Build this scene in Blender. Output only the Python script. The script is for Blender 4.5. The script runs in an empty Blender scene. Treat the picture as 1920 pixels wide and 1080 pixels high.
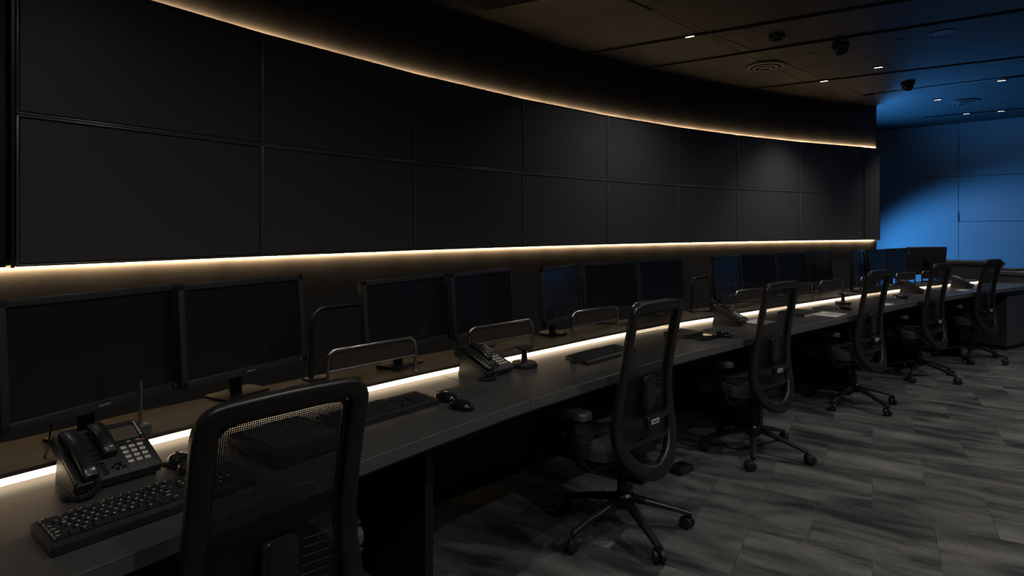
import bpy, bmesh, math, random
from mathutils import Vector, Matrix, Euler
random.seed(7)
PI = math.pi
C = bpy.context.scene.collection
F_PX, YH, EYE = 1125.0, 428.0, 1.42

# ------------------------------------------------------------------ helpers
def at(px, py, z):
    """world point on the horizontal plane z that the photo shows at pixel px, py"""
    d = F_PX * (EYE - z) / (py - YH)
    return Vector(((px - 960) / F_PX * d, d, z))

def atd(px, d, z=0.0):
    return Vector(((px - 960) / F_PX * d, d, z))

def node(nt, kind, **inputs):
    n = nt.nodes.new(kind)
    for k, v in inputs.items():
        n.inputs[k.replace('_', ' ')].default_value = v
    return n

def mat(name, color, rough=0.5, metal=0.0, spec=0.5, emit=None, strength=0.0, noise=0.0, nscale=200.0, bump=0.0, coat=0.0):
    m = bpy.data.materials.new(name); m.use_nodes = True
    nt = m.node_tree; b = nt.nodes['Principled BSDF']
    b.inputs['Base Color'].default_value = (*color, 1); b.inputs['Roughness'].default_value = rough
    b.inputs['Metallic'].default_value = metal; b.inputs['Specular IOR Level'].default_value = spec
    b.inputs['Coat Weight'].default_value = coat
    if emit:
        b.inputs['Emission Color'].default_value = (*emit, 1); b.inputs['Emission Strength'].default_value = strength
    if noise or bump:
        tc = nt.nodes.new('ShaderNodeTexCoord'); nz = nt.nodes.new('ShaderNodeTexNoise')
        nz.inputs['Scale'].default_value = nscale; nz.inputs['Detail'].default_value = 3
        nt.links.new(tc.outputs['Object'], nz.inputs['Vector'])
        if noise:
            rp = nt.nodes.new('ShaderNodeMapRange')
            rp.inputs['To Min'].default_value = 1 - noise; rp.inputs['To Max'].default_value = 1 + noise
            nt.links.new(nz.outputs['Fac'], rp.inputs['Value'])
            mx = nt.nodes.new('ShaderNodeVectorMath'); mx.operation = 'SCALE'
            mx.inputs[0].default_value = color
            nt.links.new(rp.outputs[0], mx.inputs['Scale'])
            nt.links.new(mx.outputs[0], b.inputs['Base Color'])
        if bump:
            bp = nt.nodes.new('ShaderNodeBump'); bp.inputs['Strength'].default_value = bump
            bp.inputs['Distance'].default_value = 0.002
            nt.links.new(nz.outputs['Fac'], bp.inputs['Height']); nt.links.new(bp.outputs[0], b.inputs['Normal'])
    return m

class MB:
    """collects shapes into one bmesh"""
    def __init__(s): s.bm = bmesh.new()
    def box(s, c, size, rot=None, bevel=0.0, seg=2):
        t = bmesh.new(); bmesh.ops.create_cube(t, size=1.0)
        bmesh.ops.scale(t, vec=size, verts=t.verts)
        if bevel: bmesh.ops.bevel(t, geom=t.edges[:], offset=bevel, segments=seg, profile=0.5, affect='EDGES')
        M = Matrix.Translation(c) @ (rot.to_4x4() if rot else Matrix.Identity(4))
        bmesh.ops.transform(t, matrix=M, verts=t.verts); s._merge(t); return s
    def _merge(s, t):
        me = bpy.data.meshes.new('tmp'); t.to_mesh(me); t.free(); s.bm.from_mesh(me); bpy.data.meshes.remove(me)
    def rbox(s, c, size, r, bevel=0.0, rot=None, seg=6, bseg=2):
        """plate with rounded corners in x/y, thickness z"""
        t = bmesh.new(); hx, hy, hz = size[0] / 2, size[1] / 2, size[2] / 2
        ring = []
        for (sx, sy, a0) in ((1, 1, 0), (-1, 1, 90), (-1, -1, 180), (1, -1, 270)):
            for k in range(seg + 1):
                a = math.radians(a0 + 90 * k / seg)
                ring.append((sx * (hx - r) + r * math.cos(a), sy * (hy - r) + r * math.sin(a)))
        lo = [t.verts.new((x, y, -hz)) for x, y in ring]; hi = [t.verts.new((x, y, hz)) for x, y in ring]
        n = len(ring); t.faces.new(lo[::-1]); top = t.faces.new(hi)
        for i in range(n): t.faces.new((lo[i], lo[(i + 1) % n], hi[(i + 1) % n], hi[i]))
        if bevel: bmesh.ops.bevel(t, geom=list(top.edges), offset=bevel, segments=bseg, profile=0.5, affect='EDGES')
        M = Matrix.Translation(c) @ (rot.to_4x4() if rot else Matrix.Identity(4))
        bmesh.ops.transform(t, matrix=M, verts=t.verts); s._merge(t); return s
    def cyl(s, p0, p1, r0, r1=None, n=16):
        r1 = r0 if r1 is None else r1
        return s.loft([p0, p1], [r0, r1], n)
    def loft(s, path, radii, n=12, closed=False):
        path = [Vector(p) for p in path]; rings = []; up = None; L = len(path)
        if not hasattr(radii, '__len__'): radii = [radii] * L
        for i, p in enumerate(path):
            a = path[(i - 1) % L] if (closed or i > 0) else p
            b = path[(i + 1) % L] if (closed or i < L - 1) else p
            t = (b - a).normalized()
            if up is None: up = Vector((0, 0, 1)) if abs(t.z) < 0.9 else Vector((1, 0, 0))
            u = t.cross(up).normalized(); v = u.cross(t); up = v
            rings.append([s.bm.verts.new(p + radii[i] * (math.cos(2 * PI * k / n) * u + math.sin(2 * PI * k / n) * v)) for k in range(n)])
        for i in range(L if closed else L - 1):
            A, B = rings[i], rings[(i + 1) % L]
            for k in range(n): s.bm.faces.new((A[k], A[(k + 1) % n], B[(k + 1) % n], B[k]))
        if not closed:
            s.bm.faces.new(rings[0][::-1]); s.bm.faces.new(rings[-1])
        return s
    def lathe(s, prof, c=(0, 0, 0), n=32):
        c = Vector(c); rings = []
        for r, z in prof:
            rings.append([s.bm.verts.new(c + Vector((r * math.cos(2 * PI * k / n), r * math.sin(2 * PI * k / n), z))) for k in range(n)] if r > 1e-6 else [s.bm.verts.new(c + Vector((0, 0, z)))])
        for A, B in zip(rings, rings[1:]):
            for k in range(n):
                if len(A) == 1: s.bm.faces.new((A[0], B[(k + 1) % n], B[k]))
                elif len(B) == 1: s.bm.faces.new((A[k], A[(k + 1) % n], B[0]))
                else: s.bm.faces.new((A[k], A[(k + 1) % n], B[(k + 1) % n], B[k]))
        return s
    def sections(s, rings, closed=False, caps=True):
        """rings: equal-length point lists"""
        R = [[s.bm.verts.new(p) for p in r] for r in rings]; n = len(R[0])
        for i in range(len(R) if closed else len(R) - 1):
            A, B = R[i], R[(i + 1) % len(R)]
            for k in range(n): s.bm.faces.new((A[k], A[(k + 1) % n], B[(k + 1) % n], B[k]))
        if caps and not closed:
            s.bm.faces.new(R[0][::-1]); s.bm.faces.new(R[-1])
        return s
    def prism(s, poly, z0, z1):
        return s.sections([[(x, y, z0) for x, y in poly], [(x, y, z1) for x, y in poly]])
    def quad(s, a, b, c, d):
        s.bm.faces.new([s.bm.verts.new(p) for p in (a, b, c, d)]); return s
    def build(s, name, m, parent=None, smooth=True, M=None):
        bmesh.ops.recalc_face_normals(s.bm, faces=s.bm.faces[:])
        if M is not None: bmesh.ops.transform(s.bm, matrix=M, verts=s.bm.verts)
        me = bpy.data.meshes.new(name); s.bm.to_mesh(me); s.bm.free()
        me.materials.append(m)
        if smooth:
            me.polygons.foreach_set('use_smooth', [True] * len(me.polygons))
            try: me.set_sharp_from_angle(angle=math.radians(38))
            except Exception: pass
        o = bpy.data.objects.new(name, me); C.objects.link(o)
        if parent: o.parent = parent
        return o

def tag(o, label=None, cat=None, group=None, kind=None):
    if label: o['label'] = label
    if cat: o['category'] = cat
    if group: o['group'] = group
    if kind: o['kind'] = kind
    return o

def thing(name, label, cat, loc=(0, 0, 0), rz=0.0, group=None):
    o = bpy.data.objects.new(name, None); C.objects.link(o); o.empty_display_size = 0.05
    o.location = loc; o.rotation_euler = (0, 0, rz)
    return tag(o, label, cat, group)

KIDS = {}
def kids(o):
    return [c for c in C.objects if c.parent == o]

def dup(root, loc, rz, label, skip=()):
    """a copy of a thing with copies of its parts and sub-parts"""
    r = root.copy(); C.objects.link(r); r.location = loc; r.rotation_euler = (0, 0, rz); r['label'] = label
    for ch in kids(root):
        if ch.name.split('.')[0] in skip: continue
        c = ch.copy(); C.objects.link(c); c.parent = r
        for g in kids(ch):
            if g.name.split('.')[0] in skip: continue
            d = g.copy(); C.objects.link(d); d.parent = c
    return r

_txt = {}
def text_mesh(s, size, m, bold=0.0):
    key = (s, size, bold, m.name)
    if key not in _txt:
        cu = bpy.data.curves.new('legend', 'FONT'); cu.body = s; cu.size = size; cu.align_x = 'CENTER'; cu.align_y = 'CENTER'; cu.offset = bold
        cu.resolution_u = 2; cu.extrude = 0.0001
        o = bpy.data.objects.new('legend', cu); C.objects.link(o)
        dg = bpy.context.evaluated_depsgraph_get()
        me = bpy.data.meshes.new_from_object(o.evaluated_get(dg)); me.name = 'legend'
        me.materials.clear(); me.materials.append(m)
        bpy.data.objects.remove(o); _txt[key] = me
    return _txt[key]

def put_text(s, size, m, parent, M, name='legend', bold=0.0):
    o = bpy.data.objects.new(name, text_mesh(s, size, m, bold)); C.objects.link(o); o.parent = parent
    o.matrix_local = M
    return o

def catmull(pts, n=6):
    P = [2 * pts[0] - pts[1]] + list(pts) + [2 * pts[-1] - pts[-2]]; out = []
    for i in range(1, len(P) - 2):
        a, b, c, d = P[i - 1:i + 3]
        for k in range(n):
            t = k / n
            out.append(0.5 * ((2 * b) + (c - a) * t + (2 * a - 5 * b + 4 * c - d) * t * t + (3 * b - a - 3 * c + d) * t ** 3))
    out.append(pts[-1].copy()); return out

def smooth_line(L, it=8):
    for _ in range(it):
        L = [L[0]] + [(L[i - 1] + 2 * L[i] + L[i + 1]) / 4 for i in range(1, len(L) - 1)] + [L[-1]]
    return L

def normals(L):
    out = []
    for i in range(len(L)):
        t = (L[min(i + 1, len(L) - 1)] - L[max(i - 1, 0)]).normalized(); out.append(Vector((-t.y, t.x)))
    return out

def resample(L, step):
    out = [L[0].copy()]; acc = 0.0
    for a, b in zip(L, L[1:]):
        d = (b - a).length; pos = step - acc
        while pos <= d: out.append(a + (b - a) * (pos / d)); pos += step
        acc = (acc + d) % step
    return out

def nearest(L, p):
    best = None
    for i, (a, b) in enumerate(zip(L, L[1:])):
        ab = b - a; t = max(0, min(1, (p - a).dot(ab) / ab.length_squared)); q = a + ab * t
        d = (p - q).length
        if best is None or d < best[0]: best = (d, q, math.atan2(ab.y, ab.x), i + t)
    return best

def hit_column(L, px):
    """point of the ground-plan line L that stands at photo column px"""
    r = (px - 960) / F_PX
    for a, b in zip(L, L[1:]):
        fa, fb = a.x - r * a.y, b.x - r * b.y
        if fa * fb <= 0 and a.y > 0.3:
            t = fa / (fa - fb); q = a + (b - a) * t
            return q, math.atan2(b.y - a.y, b.x - a.x)
    raise ValueError(px)

# ------------------------------------------------------------------ materials
M = {}
M['black_plastic'] = mat('black_plastic', (0.018, 0.018, 0.019), 0.42, bump=0.15, nscale=900)
M['key_plastic'] = mat('key_plastic', (0.016, 0.016, 0.017), 0.4)
M['gloss_black'] = mat('gloss_black', (0.010, 0.010, 0.011), 0.16)
M['soft_black'] = mat('soft_black', (0.014, 0.014, 0.015), 0.30, coat=0.3)
M['bezel'] = mat('bezel', (0.030, 0.030, 0.031), 0.30)
M['screen'] = mat('screen', (0.010, 0.010, 0.011), 0.27, spec=0.8, coat=0.2)
M['wall_screen'] = mat('wall_screen', (0.105, 0.102, 0.105), 0.42, spec=0.5)
M['wall_bezel'] = mat('wall_bezel', (0.22, 0.21, 0.20), 0.28, metal=0.3)
M['chrome'] = mat('chrome', (0.62, 0.60, 0.57), 0.18, metal=1)
M['steel'] = mat('steel', (0.30, 0.30, 0.30), 0.35, metal=1)
M['dark_metal'] = mat('dark_metal', (0.05, 0.05, 0.052), 0.38, metal=0.8)
M['trim_steel'] = mat('trim_steel', (0.75, 0.73, 0.70), 0.3, metal=1)
M['badge'] = mat('badge', (0.55, 0.53, 0.50), 0.35, metal=0.6)
M['worktop'] = mat('worktop', (0.051, 0.0485, 0.047), 0.36, noise=0.10, nscale=160, spec=0.5)
M['edge'] = mat('edge', (0.085, 0.085, 0.087), 0.34)
M['shelf'] = mat('shelf', (0.048, 0.039, 0.031), 0.5, noise=0.05, nscale=120)
M['cabinet_black'] = mat('cabinet_black', (0.012, 0.012, 0.013), 0.5)
M['grey_laminate'] = mat('grey_laminate', (0.11, 0.105, 0.11), 0.45)
M['blue_grey'] = mat('blue_grey', (0.05, 0.055, 0.065), 0.4)
M['tinted'] = mat('tinted', (0.042, 0.031, 0.024), 0.35)
M['led_warm'] = mat('led_warm', (1, 0.9, 0.75), 0.5, emit=(1.0, 0.76, 0.50), strength=3.4)
M['led_wall'] = mat('led_wall', (1, 0.9, 0.75), 0.5, emit=(1.0, 0.70, 0.40), strength=2)
M['lens'] = mat('lens', (1, 1, 1), 0.4, emit=(1.0, 0.93, 0.82), strength=14)
M['white_key'] = mat('white_key', (0.50, 0.49, 0.46), 0.5)
M['legend'] = mat('legend_paint', (0.62, 0.62, 0.60), 0.5)
M['dark_legend'] = mat('dark_legend', (0.06, 0.06, 0.06), 0.5)
M['lcd'] = mat('lcd', (0.085, 0.078, 0.058), 0.25)
M['paper'] = mat('paper', (0.60, 0.58, 0.54), 0.7)
M['cover'] = mat('notebook_cover', (0.022, 0.020, 0.020), 0.38, bump=0.2, nscale=400)
M['pad_cloth'] = mat('pad_cloth', (0.015, 0.015, 0.016), 0.75, bump=0.2, nscale=900)
M['seat_cloth'] = mat('seat_cloth', (0.035, 0.035, 0.036), 0.85, bump=0.4, nscale=500)
M['chair_plastic'] = mat('chair_plastic', (0.013, 0.0125, 0.012), 0.34, bump=0.1, nscale=500)
M['chair_pad'] = mat('chair_pad', (0.07, 0.07, 0.07), 0.38)
M['rubber'] = mat('rubber', (0.013, 0.013, 0.013), 0.5)
M['orange_print'] = mat('orange_print', (0.4, 0.10, 0.03), 0.5)
M['red_lens'] = mat('red_lens', (0.25, 0.02, 0.02), 0.3)
M['dome'] = mat('smoked_dome', (0.008, 0.008, 0.009), 0.08)
M['ceil_metal'] = mat('ceil_metal', (0.05, 0.05, 0.055), 0.4)
M['ceil_dark'] = mat('ceil_dark', (0.008, 0.008, 0.008), 0.6)
M['ceil'] = mat('ceiling_panel', (0.022, 0.0225, 0.024), 0.55, noise=0.05, nscale=6)
M['wall_dark'] = mat('curved_wall_finish', (0.034, 0.031, 0.028), 0.62, noise=0.10, nscale=5)
M['far_wall'] = mat('far_wall_panel', (0.30, 0.31, 0.32), 0.55, noise=0.04, nscale=4)
M['shell'] = mat('side_wall_paint', (0.16, 0.16, 0.165), 0.6)

# mesh cloth of the chair backs: woven threads with real openings
def mesh_cloth(pitch=0.0046, hole=0.49):
    m = bpy.data.materials.new('woven_mesh'); m.use_nodes = True; nt = m.node_tree
    b = nt.nodes['Principled BSDF']; b.inputs['Base Color'].default_value = (0.008, 0.008, 0.008, 1); b.inputs['Roughness'].default_value = 0.5
    tc = nt.nodes.new('ShaderNodeTexCoord'); sp = nt.nodes.new('ShaderNodeSeparateXYZ'); nt.links.new(tc.outputs['UV'], sp.inputs[0])
    outs = []
    for ax in ('X', 'Y'):
        d = nt.nodes.new('ShaderNodeMath'); d.operation = 'DIVIDE'; d.inputs[1].default_value = pitch; nt.links.new(sp.outputs[ax], d.inputs[0])
        f = nt.nodes.new('ShaderNodeMath'); f.operation = 'FRACT'; nt.links.new(d.outputs[0], f.inputs[0])
        l = nt.nodes.new('ShaderNodeMath'); l.operation = 'LESS_THAN'; l.inputs[1].default_value = hole; nt.links.new(f.outputs[0], l.inputs[0])
        outs.append(l)
    mu = nt.nodes.new('ShaderNodeMath'); mu.operation = 'MULTIPLY'; nt.links.new(outs[0].outputs[0], mu.inputs[0]); nt.links.new(outs[1].outputs[0], mu.inputs[1])
    iv = nt.nodes.new('ShaderNodeMath'); iv.operation = 'SUBTRACT'; iv.inputs[0].default_value = 1; nt.links.new(mu.outputs[0], iv.inputs[1])
    nt.links.new(iv.outputs[0], b.inputs['Alpha'])
    return m
M['mesh'] = mesh_cloth()

def carpet():
    m = bpy.data.materials.new('carpet_tiles'); m.use_nodes = True; nt = m.node_tree; L = nt.links
    b = nt.nodes['Principled BSDF']; b.inputs['Roughness'].default_value = 0.95; b.inputs['Specular IOR Level'].default_value = 0.15
    tc = nt.nodes.new('ShaderNodeTexCoord')
    mp = nt.nodes.new('ShaderNodeMapping'); mp.inputs['Rotation'].default_value = (0, 0, math.radians(31)); L.new(tc.outputs['Object'], mp.inputs['Vector'])
    br = nt.nodes.new('ShaderNodeTexBrick'); br.inputs['Scale'].default_value = 1.0
    br.inputs['Brick Width'].default_value = 0.5; br.inputs['Row Height'].default_value = 0.5; br.inputs['Mortar Size'].default_value = 0.0015
    br.inputs['Color1'].default_value = (0.9, 0.9, 0.9, 1); br.inputs['Color2'].default_value = (1.1, 1.1, 1.1, 1); br.inputs['Mortar'].default_value = (0.6, 0.6, 0.6, 1)
    br.offset = 0.5; L.new(mp.outputs[0], br.inputs['Vector'])
    st = nt.nodes.new('ShaderNodeMapping'); st.inputs['Scale'].default_value = (1.0, 3.4, 1); L.new(mp.outputs[0], st.inputs['Vector'])
    nz = nt.nodes.new('ShaderNodeTexNoise'); nz.inputs['Scale'].default_value = 1.7; nz.inputs['Detail'].default_value = 4.5; nz.inputs['Roughness'].default_value = 0.55; nz.inputs['Distortion'].default_value = 0.5
    # each tile cuts the streaks at a place of its own
    ofs = nt.nodes.new('ShaderNodeVectorMath'); ofs.operation = 'MULTIPLY_ADD'
    L.new(br.outputs['Color'], ofs.inputs[0]); ofs.inputs[1].default_value = (17.0, 19.0, 13.0); L.new(st.outputs[0], ofs.inputs[2])
    L.new(ofs.outputs[0], nz.inputs['Vector'])
    cr = nt.nodes.new('ShaderNodeValToRGB'); e = cr.color_ramp.elements
    e[0].position = 0.34; e[0].color = (0.024, 0.024, 0.024, 1); e[1].position = 0.70; e[1].color = (0.145, 0.143, 0.141, 1)
    L.new(nz.outputs['Fac'], cr.inputs[0])
    fb = nt.nodes.new('ShaderNodeTexNoise'); fb.inputs['Scale'].default_value = 260; fb.inputs['Detail'].default_value = 2; L.new(tc.outputs['Object'], fb.inputs['Vector'])
    fr = nt.nodes.new('ShaderNodeMapRange'); fr.inputs['From Min'].default_value = 0.3; fr.inputs['From Max'].default_value = 0.7; fr.inputs['To Min'].default_value = 0.15; fr.inputs['To Max'].default_value = 1.95; L.new(fb.outputs['Fac'], fr.inputs['Value'])
    m1 = nt.nodes.new('ShaderNodeMixRGB'); m1.blend_type = 'MULTIPLY'; m1.inputs[0].default_value = 0.75; L.new(cr.outputs[0], m1.inputs[1]); L.new(br.outputs['Color'], m1.inputs[2])
    m2 = nt.nodes.new('ShaderNodeVectorMath'); m2.operation = 'SCALE'; L.new(m1.outputs[0], m2.inputs[0]); L.new(fr.outputs[0], m2.inputs['Scale'])
    L.new(m2.outputs[0], b.inputs['Base Color'])
    bp = nt.nodes.new('ShaderNodeBump'); bp.inputs['Strength'].default_value = 0.6; bp.inputs['Distance'].default_value = 0.004; L.new(fb.outputs['Fac'], bp.inputs['Height']); L.new(bp.outputs[0], b.inputs['Normal'])
    return m
M['carpet'] = carpet()

# ------------------------------------------------------------------ plan lines
V2 = lambda p: Vector((p[0], p[1]))
# video wall: front plane of the displays, column joints in plan
CX, CY, CR = 10.914, -5.546, 15.497
CEIL = 3.28
ZB, ZT = EYE - 0.1288 * 1.38 , EYE - 0.1288 * 1.38 + 1.38
def wall_pt(a, off=0.0):
    return Vector((CX + (CR + off) * math.cos(a), CY + (CR + off) * math.sin(a)))
joint_px = [30, 492.2, 778.6, 981.5, 1139.5, 1271.3, 1383.4, 1500.7, 1619.3]
arc = [wall_pt(math.radians(170 - 0.25 * i)) for i in range(300)]
JOINT = [hit_column(arc, p)[0] for p in joint_px]
def ang(p): return math.atan2(p.y - CY, p.x - CX)
A_LEFT, A_RIGHT = ang(JOINT[0]), ang(JOINT[-1])

front = [(136, 1080), (344, 997), (664.8, 869.6), (963, 760.4), (1060, 730.7), (1260, 670), (1404, 635.6), (1475.6, 617.8), (1580, 595.6), (1653.7, 578), (1718.5, 565), (1822, 548.5), (1920, 536.9)]
strip = [(5, 907), (110, 881), (285, 831), (365, 811), (680.3, 734), (876, 689.7), (960, 674), (1154, 631), (1265.5, 610.5), (1349, 597.5), (1415.6, 586.7), (1493, 574), (1609.6, 556.3), (1697.8, 543), (1791, 534)]
TOP = 0.74
fl = [V2(at(x, y, TOP)) for x, y in front]
fl = [fl[0] - Vector((0.585, 0.81)) * 1.3] + fl + [fl[-1] + Vector((0.858, 0.514)) * 0.9]
sl = [V2(at(x, y, 0.75)) for x, y in strip]
sl = [sl[0] - Vector((0.60, 0.80)) * 1.2] + sl + [sl[-1] + Vector((0.86, 0.51)) * 0.75]
FRONT = resample(smooth_line(catmull(fl, 8), 10), 0.06)
STRIP = resample(smooth_line(catmull(sl, 8), 24), 0.06)
SN = normals(STRIP); FN = normals(FRONT)
SHELF = 0.775
BACK = [p + n * 0.30 for p, n in zip(STRIP, SN)]
def along(L, p): return nearest(L, V2(p))

# ------------------------------------------------------------------ the setting
def struct(o, label=None): tag(o, label=label, kind='structure'); return o
mb = MB(); mb.box((3, 6, -0.05), (26, 24, 0.1)); o = mb.build('floor', M['carpet'], smooth=False); struct(o)

# ceiling: slab cut into panels along the joints the photo shows
par = [((1280, 69.1), (1572.6, 20)), ((1287.4, 115.4), (1600, 67.2)), ((1450, 134), (1565, 117)), ((1545, 150), (1920, 106)), ((1618.7, 177.9), (1920, 141.2)), ((1700, 207), (1920, 185)), ((1732.8, 219.6), (1920, 202.3)), ((1030, 50), (1190, 12))]
per = [((1280, 44), (1391, 96)), ((1580, 160.5), (1718.5, 217.6)), ((1714, 168.7), (1773, 195)), ((1215, 12), (1300, 55))]
ZC = CEIL
bm = bmesh.new()
q = [bm.verts.new(p) for p in ((-10, -6, ZC), (16, -6, ZC), (16, 18, ZC), (-10, 18, ZC))]; bm.faces.new(q)
for (a, b) in par + per[:2]:
    P, Q = at(*a, ZC), at(*b, ZC); d = (Q - P).normalized()
    bmesh.ops.bisect_plane(bm, geom=bm.verts[:] + bm.edges[:] + bm.faces[:], plane_co=P, plane_no=Vector((-d.y, d.x, 0)))
for k in (-2, -1, 1, 2):
    P = at(1280, 69.1, ZC) + Vector((0.80 * -k * -1.0, 0, 0)) * 0; d = Vector((0.84, -0.55, 0))
    P = P + Vector((-0.55, -0.84, 0)) * (0.9 * abs(k)) * (1 if k > 0 else 0)
    if k > 0: bmesh.ops.bisect_plane(bm, geom=bm.verts[:] + bm.edges[:] + bm.faces[:], plane_co=P, plane_no=Vector((-d.y, d.x, 0)))
fs = [f for f in bm.faces if f.calc_area() > 0.02]
ret = bmesh.ops.inset_individual(bm, faces=fs, thickness=0.004, depth=0)
inner = fs
ex = bmesh.ops.extrude_discrete_faces(bm, faces=inner)
for f in ex['faces']:
    for v in f.verts: v.co.z -= 0.014
for f in bm.faces:
    f.material_index = 0 if f.calc_center_median().z < ZC - 0.012 else 1
me = bpy.data.meshes.new('ceiling'); bm.to_mesh(me); bm.free(); me.materials.append(M['ceil']); me.materials.append(M['ceil_dark'])
o = bpy.data.objects.new('ceiling', me); C.objects.link(o); struct(o)
mb = MB(); mb.box((3, 6, ZC + 0.08), (26, 24, 0.1)); struct(mb.build('ceiling_void', M['ceil_dark'], smooth=False))
ZU = ZC - 0.014   # underside of the panels

# recessed black channels that carry the lamps
def channel(n, a, b, w=0.05, e0=0.0, e1=0.0, shine=False):
    P, Q = at(*a, ZU), at(*b, ZU); d = (Q - P).normalized(); P = P - d * e0; Q = Q + d * e1
    mb = MB(); c = (P + Q) / 2; L = (Q - P).length
    R = Matrix.Rotation(math.atan2(d.y, d.x), 3, 'Z'); u = Vector((-d.y, d.x, 0))
    mb.box(c + u * (w / 2) - Vector((0, 0, 0.004)), (L, 0.006, 0.012), R); mb.box(c - u * (w / 2) - Vector((0, 0, 0.004)), (L, 0.006, 0.012), R)
    mb.box(c + Vector((0, 0, 0.001)), (L, w, 0.004), R)
    struct(mb.build('trim_%d' % n, M['ceil_dark'], smooth=False))
channel(1, (1280, 69.1), (1572.6, 20), 0.035, 1.0, 3)
channel(2, (1287.4, 115.4), (1600, 67.2), 0.03, 1.0, 3)
channel(3, (1545, 150), (1920, 106), 0.03, 1.0, 2)
channel(4, (1618.7, 177.9), (1920, 141.2), 0.06, 0.0, 2)
P, Q = at(1640, 175.2, ZU), at(1880, 146, ZU); dd9 = (Q - P).normalized(); c9 = (P + Q) / 2
mb = MB(); mb.box(c9 + Vector((-dd9.y, dd9.x, 0)) * 0.0 - Vector((0, 0, 0.004)), ((Q - P).length, 0.046, 0.006), Matrix.Rotation(math.atan2(dd9.y, dd9.x), 3, 'Z')); struct(mb.build('trim_9', M['far_wall'], smooth=False))  # pale plate added so the channel catches the blue light
channel(5, (1732.8, 219.6), (1920, 202.3), 0.05, 0.0, 2)

# the curved wall behind the displays
WOFF = 0.085
a0, a1 = math.radians(196), None
wl = [wall_pt(math.radians(196 - 0.5 * i), WOFF) for i in range(200)]
endp, _ = hit_column(wl, 1643.5)
a1 = ang(endp); n = 120
angs = [a0 + (a1 - a0) * i / n for i in range(n + 1)]
rings = []
for a in angs:
    p, q2 = wall_pt(a, WOFF), wall_pt(a, WOFF + 0.16)
    rings.append([(p.x, p.y, 0), (p.x, p.y, CEIL), (q2.x, q2.y, CEIL), (q2.x, q2.y, 0)])
mb = MB(); mb.sections(rings); struct(mb.build('wall_left', M['wall_dark']))

# far wall in blue light, with panel joints
FP, FD = at(1660, 243, CEIL), (at(1920, 218, CEIL) - at(1660, 243, CEIL)).normalized()
FNRM = Vector((FD.y, -FD.x, 0)); FNRM = -FNRM if FNRM.dot(Vector((0, -1, 0))) < 0 else FNRM
def far_s(px):
    r = (px - 960) / F_PX; return (r * FP.y - FP.x) / (FD.x - r * FD.y)
sj = far_s(1797)
mb = MB(); R = Matrix.Rotation(math.atan2(FD.y, FD.x), 3, 'Z')
def fpanel(s0, s1, z0, z1, g=0.004):
    c = FP + FD * ((s0 + s1) / 2); c = Vector((c.x, c.y, (z0 + z1) / 2)) - FNRM * 0.03
    mb.box(c, (abs(s1 - s0) - 2 * g, 0.06, z1 - z0 - 2 * g), R)
for s0, s1 in ((sj - 8, sj - 4), (sj - 4, sj)):
    fpanel(s0, s1, 0, 2.33); fpanel(s0, s1, 2.33, CEIL)
for s0, s1 in ((sj, sj + 2.4), (sj + 2.4, sj + 4.8), (sj + 4.8, sj + 7.2)):
    for z0, z1 in ((0, 0.75), (0.75, 1.54), (1.54, 2.33), (2.33, CEIL)): fpanel(s0, s1, z0, z1)
struct(mb.build('wall_back', M['far_wall'], smooth=False))
mb = MB(); c = FP + FD * (sj - 0.4); c = Vector((c.x, c.y, CEIL / 2)) - FNRM * 0.09
mb.box(c, (15.2, 0.05, CEIL), R); struct(mb.build('wall_back_core', M['ceil_dark'], smooth=False))
# slim metal reveals in the vertical joint
for zz, hh in ((EYE + (428 - 277) * 10.56 / F_PX, 0.14), (EYE + (428 - 407) * 10.56 / F_PX, 0.17)):
    mb = MB(); c = FP + FD * sj; mb.box(Vector((c.x, c.y, zz)) + FNRM * 0.003, (0.02, 0.012, hh), R)
    struct(mb.build('trim_%d' % (6 if hh < 0.15 else 7), M['steel'], smooth=False))
# the room's other walls
pe = FP + FD * (sj + 7.2)
mb = MB(); mb.box((pe.x + 0.1, (pe.y - 5) / 2, CEIL / 2), (0.2, pe.y + 5, CEIL)); struct(mb.build('wall_right', M['shell'], smooth=False))
mb = MB(); mb.box((4, -5, CEIL / 2), (22, 0.2, CEIL)); struct(mb.build('wall_front', M['shell'], smooth=False))

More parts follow.
